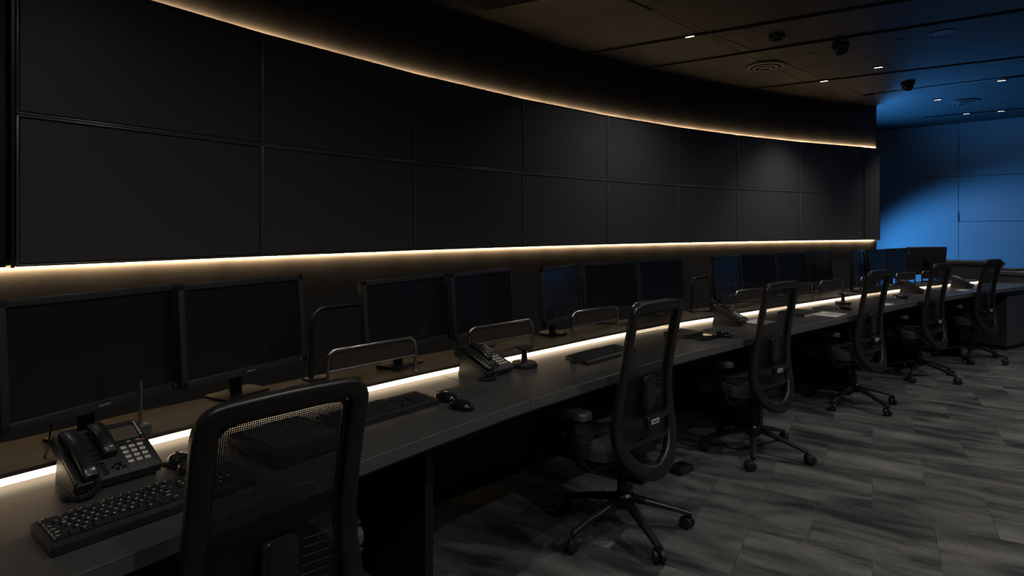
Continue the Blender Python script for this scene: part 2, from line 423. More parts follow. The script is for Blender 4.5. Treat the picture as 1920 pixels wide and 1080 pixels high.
# ------------------------------------------------------------------ video wall
PH = 0.675
places = ['leftmost', 'second', 'third', 'fourth', 'fifth', 'sixth', 'seventh', 'rightmost']
TH = 0.055
def display(i, row):
    a, b = JOINT[i], JOINT[i + 1]; d = (b - a); W = d.length; h = math.atan2(d.y, d.x)
    z0 = ZB + 0.004 if row == 0 else ZB + 0.69 + 0.0006
    z1 = ZB + 0.69 - 0.0006 if row == 0 else ZT - 0.002
    H = z1 - z0; c = (a + b) / 2
    where = ('leftmost column' if i == 0 else 'rightmost column' if i == 7 else places[i] + ' column from the left')
    t = thing('video_wall_display', 'dark flat wall display, %s row, %s of the curved video wall' % ('bottom' if row == 0 else 'top', where), 'screen', (c.x, c.y, z0), h, 'displays of the curved video wall')
    g = 0.0006; w = W - 2 * g; bz = 0.011
    mb = MB(); mb.box((0, TH / 2 + 0.005, H / 2), (w - 0.004, TH - 0.010, H - 0.004)); mb.build('housing', M['cabinet_black'], t, smooth=False)
    mb = MB()
    mb.box((0, 0.004, bz / 2), (w, 0.014, bz), bevel=0.003); mb.box((0, 0.004, H - bz / 2), (w, 0.014, bz), bevel=0.003)
    mb.box((-w / 2 + bz / 2, 0.004, H / 2), (bz, 0.014, H), bevel=0.003); mb.box((w / 2 - bz / 2, 0.004, H / 2), (bz, 0.014, H), bevel=0.003)
    mb.build('bezel', M['wall_bezel'], t)
    mb = MB(); mb.box((0, 0.006, H / 2), (w - 2 * bz - 0.010, 0.006, H - 2 * bz - 0.010)); mb.build('panel', M['wall_screen'], t, smooth=False)
    mb = MB()
    for k in range(7): mb.box((-0.017 + k * 0.0057, -0.0035, bz / 2), (0.0042, 0.002, 0.005))
    mb.build('badge', M['badge'], t, smooth=False)
for i in range(8):
    for row in (0, 1): display(i, row)
# narrow side cladding right of the last column
d = (JOINT[8] - JOINT[7]).normalized(); p0 = JOINT[8] + d * 0.03
L0, _ = hit_column([JOINT[8], JOINT[8] + d * 1.0], 1650.5)
w = (L0 - p0).length; c = (p0 + L0) / 2; h = math.atan2(d.y, d.x)
t = thing('cladding_panel', 'narrow plain dark panel closing the right end of the video wall', 'panel', (c.x, c.y, ZB), h)
mb = MB(); mb.box((0, 0.03, 0.69), (w, 0.05, 1.372), bevel=0.003); mb.build('face_board', M['wall_screen'], t, smooth=False)
mb = MB(); mb.box((w / 2 - 0.004, 0.045, 0.69), (0.008, 0.085, 1.38)); mb.build('edge_strip', M['bezel'], t, smooth=False)
d0 = (JOINT[1] - JOINT[0]).normalized(); c = JOINT[0] - d0 * 0.012
t = thing('edge_post', 'slim black post along the left end of the video wall', 'trim', (c.x, c.y, ZB), math.atan2(d0.y, d0.x))
mb = MB(); mb.box((0, 0.03, 0.69), (0.016, 0.07, 1.38), bevel=0.002); mb.build('post', M['bezel'], t, smooth=False)
mb = MB(); mb.box((0, 0.075, 0.69), (0.012, 0.02, 1.30)); mb.build('bracket', M['dark_metal'], t, smooth=False)

# left: plain dark board beside the first column; behind all: an unseen dark band added to stop light leaking between displays
jA, jB = wall_pt(A_LEFT + 0.0695), wall_pt(A_LEFT + 0.0022); dL = (jA + jB) / 2; d0 = (jB - jA).normalized(); t = thing('cladding_panel', 'plain dark board left of the video wall, mostly outside the picture', 'panel', (dL.x, dL.y, ZB), math.atan2(d0.y, d0.x))
mb = MB(); mb.box((0, 0.022, 0.69), ((jB - jA).length, 0.036, 1.372), bevel=0.003); mb.build('face_board', M['cabinet_black'], t, smooth=False)
mb = MB(); mb.box((0, 0.042, 0.69), (0.9, 0.004, 1.3)); mb.build('backing', M['bezel'], t, smooth=False)
rings = []
for k in range(61):
    a = A_LEFT + 0.02 + (A_RIGHT - 0.02 - A_LEFT - 0.02) * k / 60; p, q9 = wall_pt(a, 0.0585), wall_pt(a, 0.0605)
    rings.append([(p.x, p.y, ZB + 0.02), (q9.x, q9.y, ZB + 0.02), (q9.x, q9.y, ZT - 0.02), (p.x, p.y, ZT - 0.02)])
mb = MB(); mb.sections(rings); struct(mb.build('trim_8', M['cabinet_black'], smooth=False))

TAPE_W, TAPE_SPREAD, TAPE_TILT = 9.0, 94, 43
def led_line(name, label, z, off, a_from, a_to, up):
    """LED tape turned toward the wall and past the display edge, in a dark channel that shields the room from it"""
    n = 90; tape = []; chan = []; w = 0.009
    ct, st = math.cos(math.radians(32)), math.sin(math.radians(32)) * up
    for i in range(n + 1):
        a = a_from + (a_to - a_from) * i / n
        # tape cross-section: normal (ct toward the wall, st along z)
        def sec(pts): return [(*wall_pt(a, off + u)[:], z + v) for u, v in pts]
        nu, nv = ct, st; tu, tv = -st, ct
        tape.append(sec([(0.004 + tu * w / 2, tv * w / 2), (0.004 - tu * w / 2, -tv * w / 2), (0.004 - tu * w / 2 + nu * 0.001, -tv * w / 2 + nv * 0.001), (0.004 + tu * w / 2 + nu * 0.001, tv * w / 2 + nv * 0.001)]))
        chan.append(sec([(-0.002 + tu * w * .6, tv * w * .6), (-0.002 - tu * w * .6, -tv * w * .6), (-0.0005 - tu * w * .6, -tv * w * .6), (-0.0005 + tu * w * .6, tv * w * .6)]))
    t = thing(name, label, 'light strip', (0, 0, 0), 0, 'warm strip lights around the video wall')
    mb = MB(); mb.sections(tape); mb.build('tape', M['led_wall'], t)
    mb = MB(); mb.sections(chan); mb.build('channel', M['cabinet_black'], t)
    # the light of the tape: one narrow lensed lamp per half metre
    m = 28
    for i in range(m):
        b0 = a_from + (a_to - a_from) * i / m; b1 = a_from + (a_to - a_from) * (i + 1) / m; bc = (b0 + b1) / 2
        L = abs(b1 - b0) * (CR + off); c = wall_pt(bc, off + 0.006); out = Vector((math.cos(bc), math.sin(bc), 0))
        la = bpy.data.lights.new('tape_lamp', 'AREA'); la.shape = 'RECTANGLE'; la.size = L; la.size_y = 0.008; la.energy = TAPE_W * L; la.color = (1.0, 0.68, 0.38); la.spread = math.radians(TAPE_SPREAD)
        o = bpy.data.objects.new('tape_lamp', la); C.objects.link(o); o.location = (c.x, c.y, z)
        zz = -(out * math.cos(math.radians(TAPE_TILT)) + Vector((0, 0, up * math.sin(math.radians(TAPE_TILT))))); xx = Vector((-math.sin(bc), math.cos(bc), 0)); yy = zz.cross(xx)
        o.rotation_euler = Matrix((xx, yy, zz)).transposed().to_euler()
led_line('light_strip', 'warm light strip glowing along the top edge of the video wall', ZT - 0.004, 0.064, A_LEFT + 0.13, a1 + 0.001, 1)
led_line('light_strip', 'warm light strip glowing under the bottom edge of the video wall', ZB + 0.0125, 0.064, A_LEFT + 0.13, a1 + 0.001, -1)

# small blank plate high on the curved wall
q4, hq = hit_column(wl, 992)
t = thing('wall_plate', 'small faint rectangular plate high on the dark curved wall', 'plate', (q4.x, q4.y, EYE + (428 - 101) * q4.y / F_PX), hq)
mb = MB(); mb.box((0, -0.006, 0.04), (0.05, 0.012, 0.08), bevel=0.003); mb.build('cover', M['bezel'], t)
mb = MB(); mb.box((0, -0.013, 0.04), (0.03, 0.003, 0.05)); mb.build('insert', M['cabinet_black'], t)

# ------------------------------------------------------------------ the long desk
desk = thing('control_desk', 'long curved dark grey control room desk with a glowing strip', 'desk', (0, 0, 0))
pairs = []
for p in FRONT:
    dist, qn, hh, k = nearest(STRIP, p); pairs.append((p, qn))
TK = 0.042
def deskband(rows, name, m, smooth=True):
    mb = MB(); mb.sections(rows); return mb.build(name, m, desk, smooth=smooth)
rows = []
for (p, qn), nn in zip(pairs, FN):
    b = qn + (qn - p).normalized() * 0.012
    f0 = p + nn * 0.004
    rows.append([(f0.x, f0.y, TOP), (b.x, b.y, TOP), (b.x, b.y, TOP - TK), (f0.x, f0.y, TOP - TK)])
deskband(rows, 'worktop', M['worktop'])
rows = []
for p, nn in zip(FRONT, FN):
    o1 = p + nn * 0.0045; o2 = p - nn * 0.0015; o3 = p + nn * 0.002
    rows.append([(o1.x, o1.y, TOP + 0.0003), (o3.x, o3.y, TOP), (p.x, p.y, TOP - 0.002), (p.x, p.y, TOP - TK + 0.001), (o3.x, o3.y, TOP - TK), (o1.x, o1.y, TOP - TK)])
deskband(rows, 'front_edge', M['edge'])
rows = []
for p, nn in zip(FRONT, FN):
    a, b = p + nn * 0.0005, p + nn * 0.0042
    rows.append([(a.x, a.y, TOP + 0.0003), (b.x, b.y, TOP + 0.0008), (b.x, b.y, TOP - 0.0005), (a.x, a.y, TOP - 0.0012)])
deskband(rows, 'edge_trim', M['trim_steel'])
# dark rail just below the worktop
rows = []
for p, nn in zip(FRONT, FN):
    a, b = p + nn * 0.012, p + nn * 0.03
    rows.append([(a.x, a.y, TOP - TK - 0.001), (b.x, b.y, TOP - TK - 0.001), (b.x, b.y, TOP - TK - 0.012), (a.x, a.y, TOP - TK - 0.012)])
deskband(rows, 'under_rail', M['dark_metal'])
rows = []
for p, nn in zip(STRIP, SN):
    a, b = p + nn * 0.004, p + nn * 0.30
    rows.append([(a.x, a.y, SHELF), (b.x, b.y, SHELF), (b.x, b.y, SHELF - 0.012), (a.x, a.y, SHELF - 0.012)])
deskband(rows, 'rear_shelf', M['shelf'])
rows = []
for p, nn in zip(STRIP, SN):
    a, b = p + nn * 0.010, p + nn * 0.018
    rows.append([(a.x, a.y, SHELF - 0.0125), (b.x, b.y, SHELF - 0.0125), (b.x, b.y, TOP + 0.001), (a.x, a.y, TOP + 0.001)])
deskband(rows, 'light_strip', M['led_warm'])
rows = []
for p, nn in zip(STRIP, SN):
    a, b = p + nn * 0.27, p + nn * 0.29
    rows.append([(a.x, a.y, SHELF - 0.012), (b.x, b.y, SHELF - 0.012), (b.x, b.y, 0.0), (a.x, a.y, 0.0)])
deskband(rows, 'back_panel', M['cabinet_black'])
# upright dividers between the places
for px in (-900, 430, 905, 1292, 1506, 1668, 1790, 1868):
    if px == -900: i = 8
    else:
        qf, _ = hit_column(FRONT, px - 25); i = min(range(len(FRONT)), key=lambda k: (FRONT[k] - qf).length)
    p, qn = pairs[i]; u = (qn - p).normalized(); a = p + u * 0.20; b = qn + u * 0.26
    c = (a + b) / 2; mb = MB()
    mb.box((c.x, c.y, (TOP - TK) / 2), ((b - a).length, 0.04, TOP - TK - 0.002), Matrix.Rotation(math.atan2(u.y, u.x), 3, 'Z'), bevel=0.002)
    mb.build('divider', M['cabinet_black'], desk, smooth=False)
# closed end block at the far right
qf, _ = hit_column(FRONT, 1899); i = min(range(len(FRONT)), key=lambda k: (FRONT[k] - qf).length)
p, qn = pairs[i]; u = (qn - p).normalized(); tdir = Vector((u.y, -u.x))
if tdir.x < 0: tdir = -tdir
c = p + u * 0.36 + tdir * 0.32; mb = MB()
Ru = Matrix.Rotation(math.atan2(tdir.y, tdir.x), 3, 'Z')
mb.box((c.x, c.y, 0.05 + (TOP - TK - 0.05) / 2), (0.62, 0.60, TOP - TK - 0.052), Ru, bevel=0.003); mb.build('end_block', M['blue_grey'], desk, smooth=False)
mb = MB(); mb.box((c.x, c.y, 0.025), (0.58, 0.56, 0.05), Ru); mb.build('plinth', M['cabinet_black'], desk, smooth=False)
# fine joints across the worktop
for px in (-300, 1003, 1404, 1640):
    if px < 0: i = 14
    else:
        qf, _ = hit_column(FRONT, px); i = min(range(len(FRONT)), key=lambda k: (FRONT[k] - qf).length)
    p, qn = pairs[i]; u = (qn - p).normalized(); c = (p + qn) / 2
    mb = MB(); Rj = Matrix.Rotation(math.atan2(u.y, u.x), 3, 'Z')
    mb.box((c.x, c.y, TOP + 0.0001), ((qn - p).length, 0.0018, 0.0006), Rj); mb.box((p.x - u.x * 0.0003, p.y - u.y * 0.0003, TOP - TK / 2), (0.001, 0.0018, TK), Rj)
    mb.build('seam', M['ceil_dark'], desk, smooth=False)

def desk_heading(p): return along(FRONT, p)[2]

# ------------------------------------------------------------------ monitors
def make_monitor(W, H, label, base='plate', badge=True, tilt=4):
    t = thing('desk_monitor', label, 'monitor', (0, 0, SHELF), 0, 'monitors along the desk')
    zb = 0.085; cz = zb + H / 2; bz = 0.022; D = 0.03
    Rt = Matrix.Translation((0, 0, cz)) @ Matrix.Rotation(math.radians(-tilt), 4, 'X') @ Matrix.Translation((0, 0, -cz))
    mb = MB()
    mb.box((0, D / 2 + 0.006, cz), (W - 0.004, D - 0.008, H - 0.004), bevel=0.006)
    for (x, z, sx, sz) in ((0, zb + bz * 0.65, W, bz * 1.3), (0, zb + H - bz / 2, W, bz), (-W / 2 + bz / 2, cz, bz, H), (W / 2 - bz / 2, cz, bz, H)):
        mb.box((x, 0.004, z), (sx, 0.016, sz), bevel=0.002)
    mb.build('bezel', M['bezel'], t, M=Rt)
    mb = MB(); mb.box((0, 0.005, cz + bz * 0.15), (W - 2 * bz, 0.006, H - 2.3 * bz)); mb.build('panel', M['screen'], t, smooth=False, M=Rt)
    if badge:
        mb = MB()
        for k in range(8): mb.box((-0.016 + k * 0.0046, -0.0045, zb + bz * 0.65), (0.0034, 0.0015, 0.0052))
        mb.build('badge', M['badge'], t, smooth=False, M=Rt)
        mb = MB(); mb.cyl((W / 2 - 0.03, -0.006, zb + bz * 0.6), (W / 2 - 0.03, -0.002, zb + bz * 0.6), 0.003, n=10); mb.build('power_button', M['badge'], t, M=Rt)
    s = MB()
    s.box((0, 0.075, (zb + 0.18) / 2 + 0.004), (0.045, 0.022, zb + 0.18 - 0.008), bevel=0.004); s.box((0, 0.052, zb + 0.15), (0.09, 0.03, 0.09), bevel=0.004)
    st = s.build('stand', M['dark_metal'], t)
    s = MB()
    if base == 'plate': s.rbox((0, 0.06, 0.005), (0.20, 0.13, 0.009), 0.012, 0.002)
    else: s.lathe([(0, 0), (0.085, 0), (0.088, 0.005), (0.082, 0.011), (0, 0.013)], (0, 0.07, 0.0005))
    s.build('foot', M['dark_metal'], t)
    return t

def edge_place(xl, dl, xr, dr):
    a, b = atd(xl, dl), atd(xr, dr); c = (a + b) / 2
    return (c.x, c.y, SHELF), math.atan2(b.y - a.y, b.x - a.x)
m16 = make_monitor(0.545, 0.365, 'black monitor at the left edge of the picture, behind the large phone')
def setp(o, pr): o.location = pr[0]; o.rotation_euler = (0, 0, pr[1]); return o
setp(m16, edge_place(8, 1.622, 331, 2.10))
pr = edge_place(334, 2.063, 572, 2.55); dup(m16, pr[0], pr[1], 'black monitor second from the left, above the back of the nearest chair')
m2 = make_monitor(0.575, 0.335, 'left of two monitors on a square foot behind the keyboard with two mice')
setp(m2, edge_place(681, 2.56, 842, 3.05))
pr = edge_place(844, 2.958, 966, 3.478); dup(m2, pr[0], pr[1], 'right of two monitors, above the phone beside the round pedestal')
m3 = make_monitor(0.56, 0.335, 'monitor on a round foot, turned left, leftmost of three together', base='round')
setp(m3, edge_place(1014, 3.365, 1092.5, 3.893))
for (e, lb) in (((1096, 3.88, 1195.5, 4.225), 'middle one of three monitors standing behind the second nearest chair'),
                ((1197.5, 4.235, 1283, 4.60), 'rightmost of three monitors standing behind the second nearest chair'),
                ((1344, 4.72, 1386.5, 5.08), 'monitor catching blue light, behind the phone left of the third chair'),
                ((1390, 5.13, 1455, 5.45), 'second monitor of a row of four behind the third chair'),
                ((1456, 5.46, 1516, 5.83), 'third monitor of a row of four behind the third chair'),
                ((1517, 5.84, 1559.5, 6.2), 'last monitor at the right end of the row of four'),
                ((1603, 5.95, 1621, 6.30), 'narrow looking monitor turned sharply, left of the fourth chair top'),
                ((1631, 6.25, 1665, 6.60), 'monitor directly above the top of the fourth chair'),
                ((1667, 6.62, 1702.5, 6.95), 'monitor against the blue wall, left of the black one seen from behind')):
    pr = edge_place(*e); dup(m3, pr[0], pr[1], lb)
pr = edge_place(1706, 7.05, 1763, 7.20)
a, b = atd(1735, 7.28), None
dup(m3, (a.x, a.y, SHELF), math.radians(13) + PI, 'black monitor seen from behind against the blue wall', skip=('badge', 'power_button'))

# ------------------------------------------------------------------ low tube screens on the shelf edge
def make_screen_rail(label, W=0.44):
    t = thing('low_screen', label, 'desk screen', (0, 0, SHELF), 0, 'low tube framed screens along the shelf edge')
    h, r, R = 0.155, 0.0075, 0.04; path = [(-W / 2, 0, 0.0)]
    for k in range(7):
        a = PI - PI / 2 * k / 6; path.append((-W / 2 + R + R * math.cos(a), 0, h - R + R * math.sin(a)))
    for k in range(7):
        a = PI / 2 - PI / 2 * k / 6; path.append((W / 2 - R + R * math.cos(a), 0, h - R + R * math.sin(a)))
    path.append((W / 2, 0, 0.0))
    mb = MB(); mb.loft(path, r, 12); mb.build('tube_frame', M['chrome'], t)
    mb = MB(); mb.rbox((0, 0.004, 0.110), (W - 0.03, 0.070, 0.006), 0.02, rot=Matrix.Rotation(PI / 2, 3, 'X')); mb.build('infill', M['tinted'], t)
    mb = MB(); mb.cyl((-W / 2 + 0.004, 0, 0.071), (W / 2 - 0.004, 0, 0.071), 0.0040, n=10); mb.build('lower_bar', M['steel'], t)
    for sx in (-1, 1):
        mb = MB(); mb.lathe([(0, 0), (0.018, 0), (0.018, 0.004), (0.009, 0.006), (0.009, 0.012)], (sx * W / 2, 0, 0.0003), 16); mb.build('collar', M['chrome'], t)
    return t
rail_spots = [(702, 'low chrome tube screen below the left of two monitors'),
              (942, 'chrome hoop screen between the phone and the round pedestal'),
              (1117, 'low tube screen left of the second chair, under three monitors'),
              (1225, 'low tube screen just right of the second chair top'),
              (1408, 'low tube screen behind the phone left of the third chair'),
              (1500, 'low tube screen just right of the third chair top'),
              (1559, 'low tube screen behind the farther round pedestal'),
              (1632, 'low tube screen behind the top of the fourth chair'),
              (1698, 'low tube screen under the monitor against the blue wall'),
              (1747, 'low tube screen left of the fifth chair top, farthest of all')]
proto = None
for px, lb in rail_spots:
    L = [p + n * 0.045 for p, n in zip(STRIP, SN)]
    q5, hh = hit_column(L, px)
    if proto is None:
        proto = make_screen_rail(lb); proto.location = (q5.x, q5.y, SHELF); proto.rotation_euler = (0, 0, hh)
    else: dup(proto, (q5.x, q5.y, SHELF), hh, lb)

# bent monitor arms
def make_arm(label, loc, rz, h, reach, r=0.010):
    t = thing('bent_tube_arm', label, 'monitor arm', loc, rz, 'bent tube arms on the shelf')
    R = 0.06; path = [(0, 0, 0.004)]
    for k in range(9):
        a = PI - PI / 2 * k / 8; path.append((R + R * math.cos(a), 0, h - R + R * math.sin(a)))
    path.append((reach, 0, h))
    mb = MB(); mb.loft(path, r, 14); mb.build('tube', M['dark_metal'], t)
    mb = MB(); mb.cyl((reach - 0.07, 0, h), (reach - 0.01, 0, h), r * 1.45, n=16); mb.build('sleeve', M['steel'], t)
    mb = MB(); mb.rbox((0.02, 0, 0.004), (0.09, 0.07, 0.008), 0.01, 0.002); mb.build('foot', M['dark_metal'], t)
    return t
BL = [p + n * 0.24 for p, n in zip(STRIP, SN)]
q6, hh = hit_column(BL, 584); make_arm('tall bent tube arm in the gap left of the two monitors', (q6.x, q6.y, SHELF), hh, 0.30, 0.36)
q6, hh = hit_column(BL, 1297); make_arm('bent tube arm left of the monitor catching blue light', (q6.x, q6.y, SHELF), hh, 0.26, 0.21)
# clamp post behind the large phone
q6, hh = hit_column(STRIP, 271)
t = thing('clamp_post', 'short chrome post with clamp behind the large phone', 'post', (q6.x - 0.016, q6.y + 0.012, SHELF), hh)
mb = MB(); mb.cyl((0, 0.01, 0.004), (0, 0.01, 0.17), 0.007, n=14); mb.build('post', M['chrome'], t)
mb = MB(); mb.box((0.006, 0.008, 0.02), (0.04, 0.035, 0.026), bevel=0.003); mb.build('clamp', M['steel'], t)
q6, hh = hit_column([p + n * 0.17 for p, n in zip(STRIP, SN)], 1334)
t = thing('arm_post', 'slim post on a square foot left of the blue lit monitor', 'post', (q6.x, q6.y, SHELF), hh)
mb = MB(); mb.cyl((0, 0, 0.006), (0, 0, 0.19), 0.011, n=14); mb.cyl((0, 0, 0.19), (0.004, 0.01, 0.235), 0.008, n=12); mb.build('post', M['dark_metal'], t)
mb = MB(); mb.cyl((0, 0, 0.07), (0, 0, 0.11), 0.016, n=14); mb.build('collar', M['steel'], t)
mb = MB(); mb.rbox((0, 0, 0.004), (0.13, 0.10, 0.008), 0.008, 0.002); mb.build('foot', M['dark_metal'], t)

# round pedestals
def make_pedestal(label, loc, s=1.0):
    t = thing('round_pedestal', label, 'stand', loc, 0, 'round pedestals on the worktop')
    mb = MB(); mb.lathe([(0, 0), (0.064, 0), (0.067, 0.004), (0.067, 0.016), (0.060, 0.022), (0, 0.023)]); mb.build('base', M['soft_black'], t)
    mb = MB(); mb.lathe([(0, 0.0228), (0.019, 0.0228), (0.016, 0.03), (0.0135, 0.06), (0.0135, 0.088), (0, 0.088)], n=20); mb.build('stem', M['soft_black'], t)
    mb = MB(); mb.lathe([(0, 0.0878), (0.046, 0.087), (0.050, 0.090), (0.049, 0.095), (0, 0.098)]); mb.build('top_plate', M['soft_black'], t)
    return t
p = at(983, 687, TOP); ped = make_pedestal('black round pedestal beside the phone under two monitors', p)
p = at(1580.6, 570, TOP); dup(ped, p, 0, 'black round pedestal left of the fourth chair, near the glowing strip')

# ------------------------------------------------------------------ keyboards
def make_keyboard(label):
    t = thing('keyboard', label, 'keyboard', (0, 0, TOP), 0, 'black keyboards on the worktop')
    W, D = 0.45, 0.150; u = 0.0188
    mb = MB(); mb.rbox((W / 2, D / 2, 0.011), (W, D, 0.018), 0.008, 0.003); case = mb.build('case', M['black_plastic'], t)
    Mt = Matrix.Rotation(math.radians(3.0), 4, 'X'); case.data.transform(Mt)
    mb = MB()
    for x in (0.05, W - 0.05): mb.box((x, D - 0.02, 0.006), (0.04, 0.012, 0.011), bevel=0.001)
    mb.build('foot', M['rubber'], t)
    rows = []
    fr = [('Esc', 0, 1)] + [('F%d' % k, 2 + (k - 1) + (0.5 * ((k - 1) // 4)), 1) for k in range(1, 13)]
    rows.append((5.35, fr))
    r1 = [(c, i, 1) for i, c in enumerate('`1234567890-=')] + [('Back', 13, 2)]
    r2 = [('Tab', 0, 1.5)] + [(c, 1.5 + i, 1) for i, c in enumerate('QWERTYUIOP[]')] + [('\\', 13.5, 1.5)]
    r3 = [('Caps', 0, 1.75)] + [(c, 1.75 + i, 1) for i, c in enumerate("ASDFGHJKL;'")] + [('Enter', 12.75, 2.25)]
    r4 = [('Shift', 0, 2.25)] + [(c, 2.25 + i, 1) for i, c in enumerate('ZXCVBNM,./')] + [('Shift', 12.25, 2.75)]
    r5 = [('Ctrl', 0, 1.5), ('', 1.5, 1.25), ('Alt', 2.75, 1.25), ('', 4, 6), ('Alt', 10, 1.5), ('', 11.5, 1.5), ('Ctrl', 13, 2)]
    nav = 15.35; num = 18.7
    r1 += [('Ins', nav, 1), ('Home', nav + 1, 1), ('PgUp', nav + 2, 1), ('Num', num, 1), ('/', num + 1, 1), ('*', num + 2, 1), ('-', num + 3, 1)]
    r2 += [('Del', nav, 1), ('End', nav + 1, 1), ('PgDn', nav + 2, 1), ('7', num, 1), ('8', num + 1, 1), ('9', num + 2, 1), ('+', num + 3, 1)]
    r3 += [('4', num, 1), ('5', num + 1, 1), ('6', num + 2, 1)]
    r4 += [('', nav + 1, 1), ('1', num, 1), ('2', num + 1, 1), ('3', num + 2, 1), ('', num + 3, 1)]
    r5 += [('', nav, 1), ('', nav + 1, 1), ('', nav + 2, 1), ('0', num, 2), ('.', num + 2, 1)]
    rows += [(4, r1), (3, r2), (2, r3), (1, r4), (0, r5)]
    cache = {}
    for ry, keys in rows:
        for (c, x, w) in keys:
            kw = w * u * 0.965 - 0.0012
            if w not in cache:
                b = MB(); hx, hy = kw / 2, u / 2 - 0.0007
                b.sections([[(-hx, -hy, 0), (hx, -hy, 0), (hx, hy, 0), (-hx, hy, 0)], [(-hx + .0006, -hy + .0006, 0.0055), (hx - .0006, -hy + .0006, 0.0055), (hx - .0006, hy - .0006, 0.0055), (-hx + .0006, hy - .0006, 0.0055)],
                            [(-hx + .0024, -hy + .0018, 0.0085), (hx - .0024, -hy + .0018, 0.0085), (hx - .0024, hy - .0018, 0.0085), (-hx + .0024, hy - .0018, 0.0085)]])
                k = b.build('key', M['key_plastic'], t, smooth=False); cache[w] = k.data
            else:
                k = bpy.data.objects.new('key', cache[w]); C.objects.link(k); k.parent = t
            px = 0.011 + (x + w / 2) * u * 0.965; py = 0.024 + (ry + 0.5) * u * 0.975
            k.matrix_local = Mt @ Matrix.Translation((px, py, 0.0195))
            if c:
                sz = 0.0075 if len(c) == 1 else 0.0042
                put_text(c, sz, M['legend'], k, Matrix.Translation((-min(kw / 2 - 0.005, kw * 0.2) if len(c) > 1 and w > 1.2 else -0.0015, 0.0022, 0.0086)), bold=0.0002)
    return t
kb = make_keyboard('large black keyboard in the foreground left of the nearest chair')
def place_corner(o, p, rz, dx=0.0):
    o.rotation_euler = (0, 0, rz); o.location = Vector((p.x, p.y, TOP)) + Matrix.Rotation(rz, 3, 'Z') @ Vector((dx, 0, 0)); return o
rz = math.radians(52.5); place_corner(kb, at(97, 1048, TOP), rz)
rz = math.radians(49); p = at(825, 759, TOP); k2 = dup(kb, p, rz, 'black keyboard beside two mice, right of the nearest chair', skip=('legend',)); place_corner(k2, p, rz, -0.45)
rz = math.radians(47); p = at(1103, 687, TOP); k3 = dup(kb, p, rz, 'black keyboard half behind the second nearest chair', skip=('legend',)); place_corner(k3, p, rz)

# thick flat device behind the nearest chair's mesh
c0 = at(523, 883, TOP); rz = math.radians(53)
t = thing('flat_console', 'thick black flat device on the worktop behind the nearest chair mesh', 'device', c0, rz)
mb = MB(); mb.rbox((0.125, 0.145, 0.022), (0.25, 0.29, 0.034), 0.015, 0.004); mb.build('body', M['black_plastic'], t)
mb = MB(); mb.rbox((0.13, 0.155, 0.0405), (0.20, 0.23, 0.003), 0.008); mb.build('top_face', M['blue_grey'], t)
for sx in (0.03, 0.22):
    mb = MB(); mb.box((sx, 0.145, 0.0028), (0.02, 0.2, 0.0052)); mb.build('foot', M['rubber'], t)

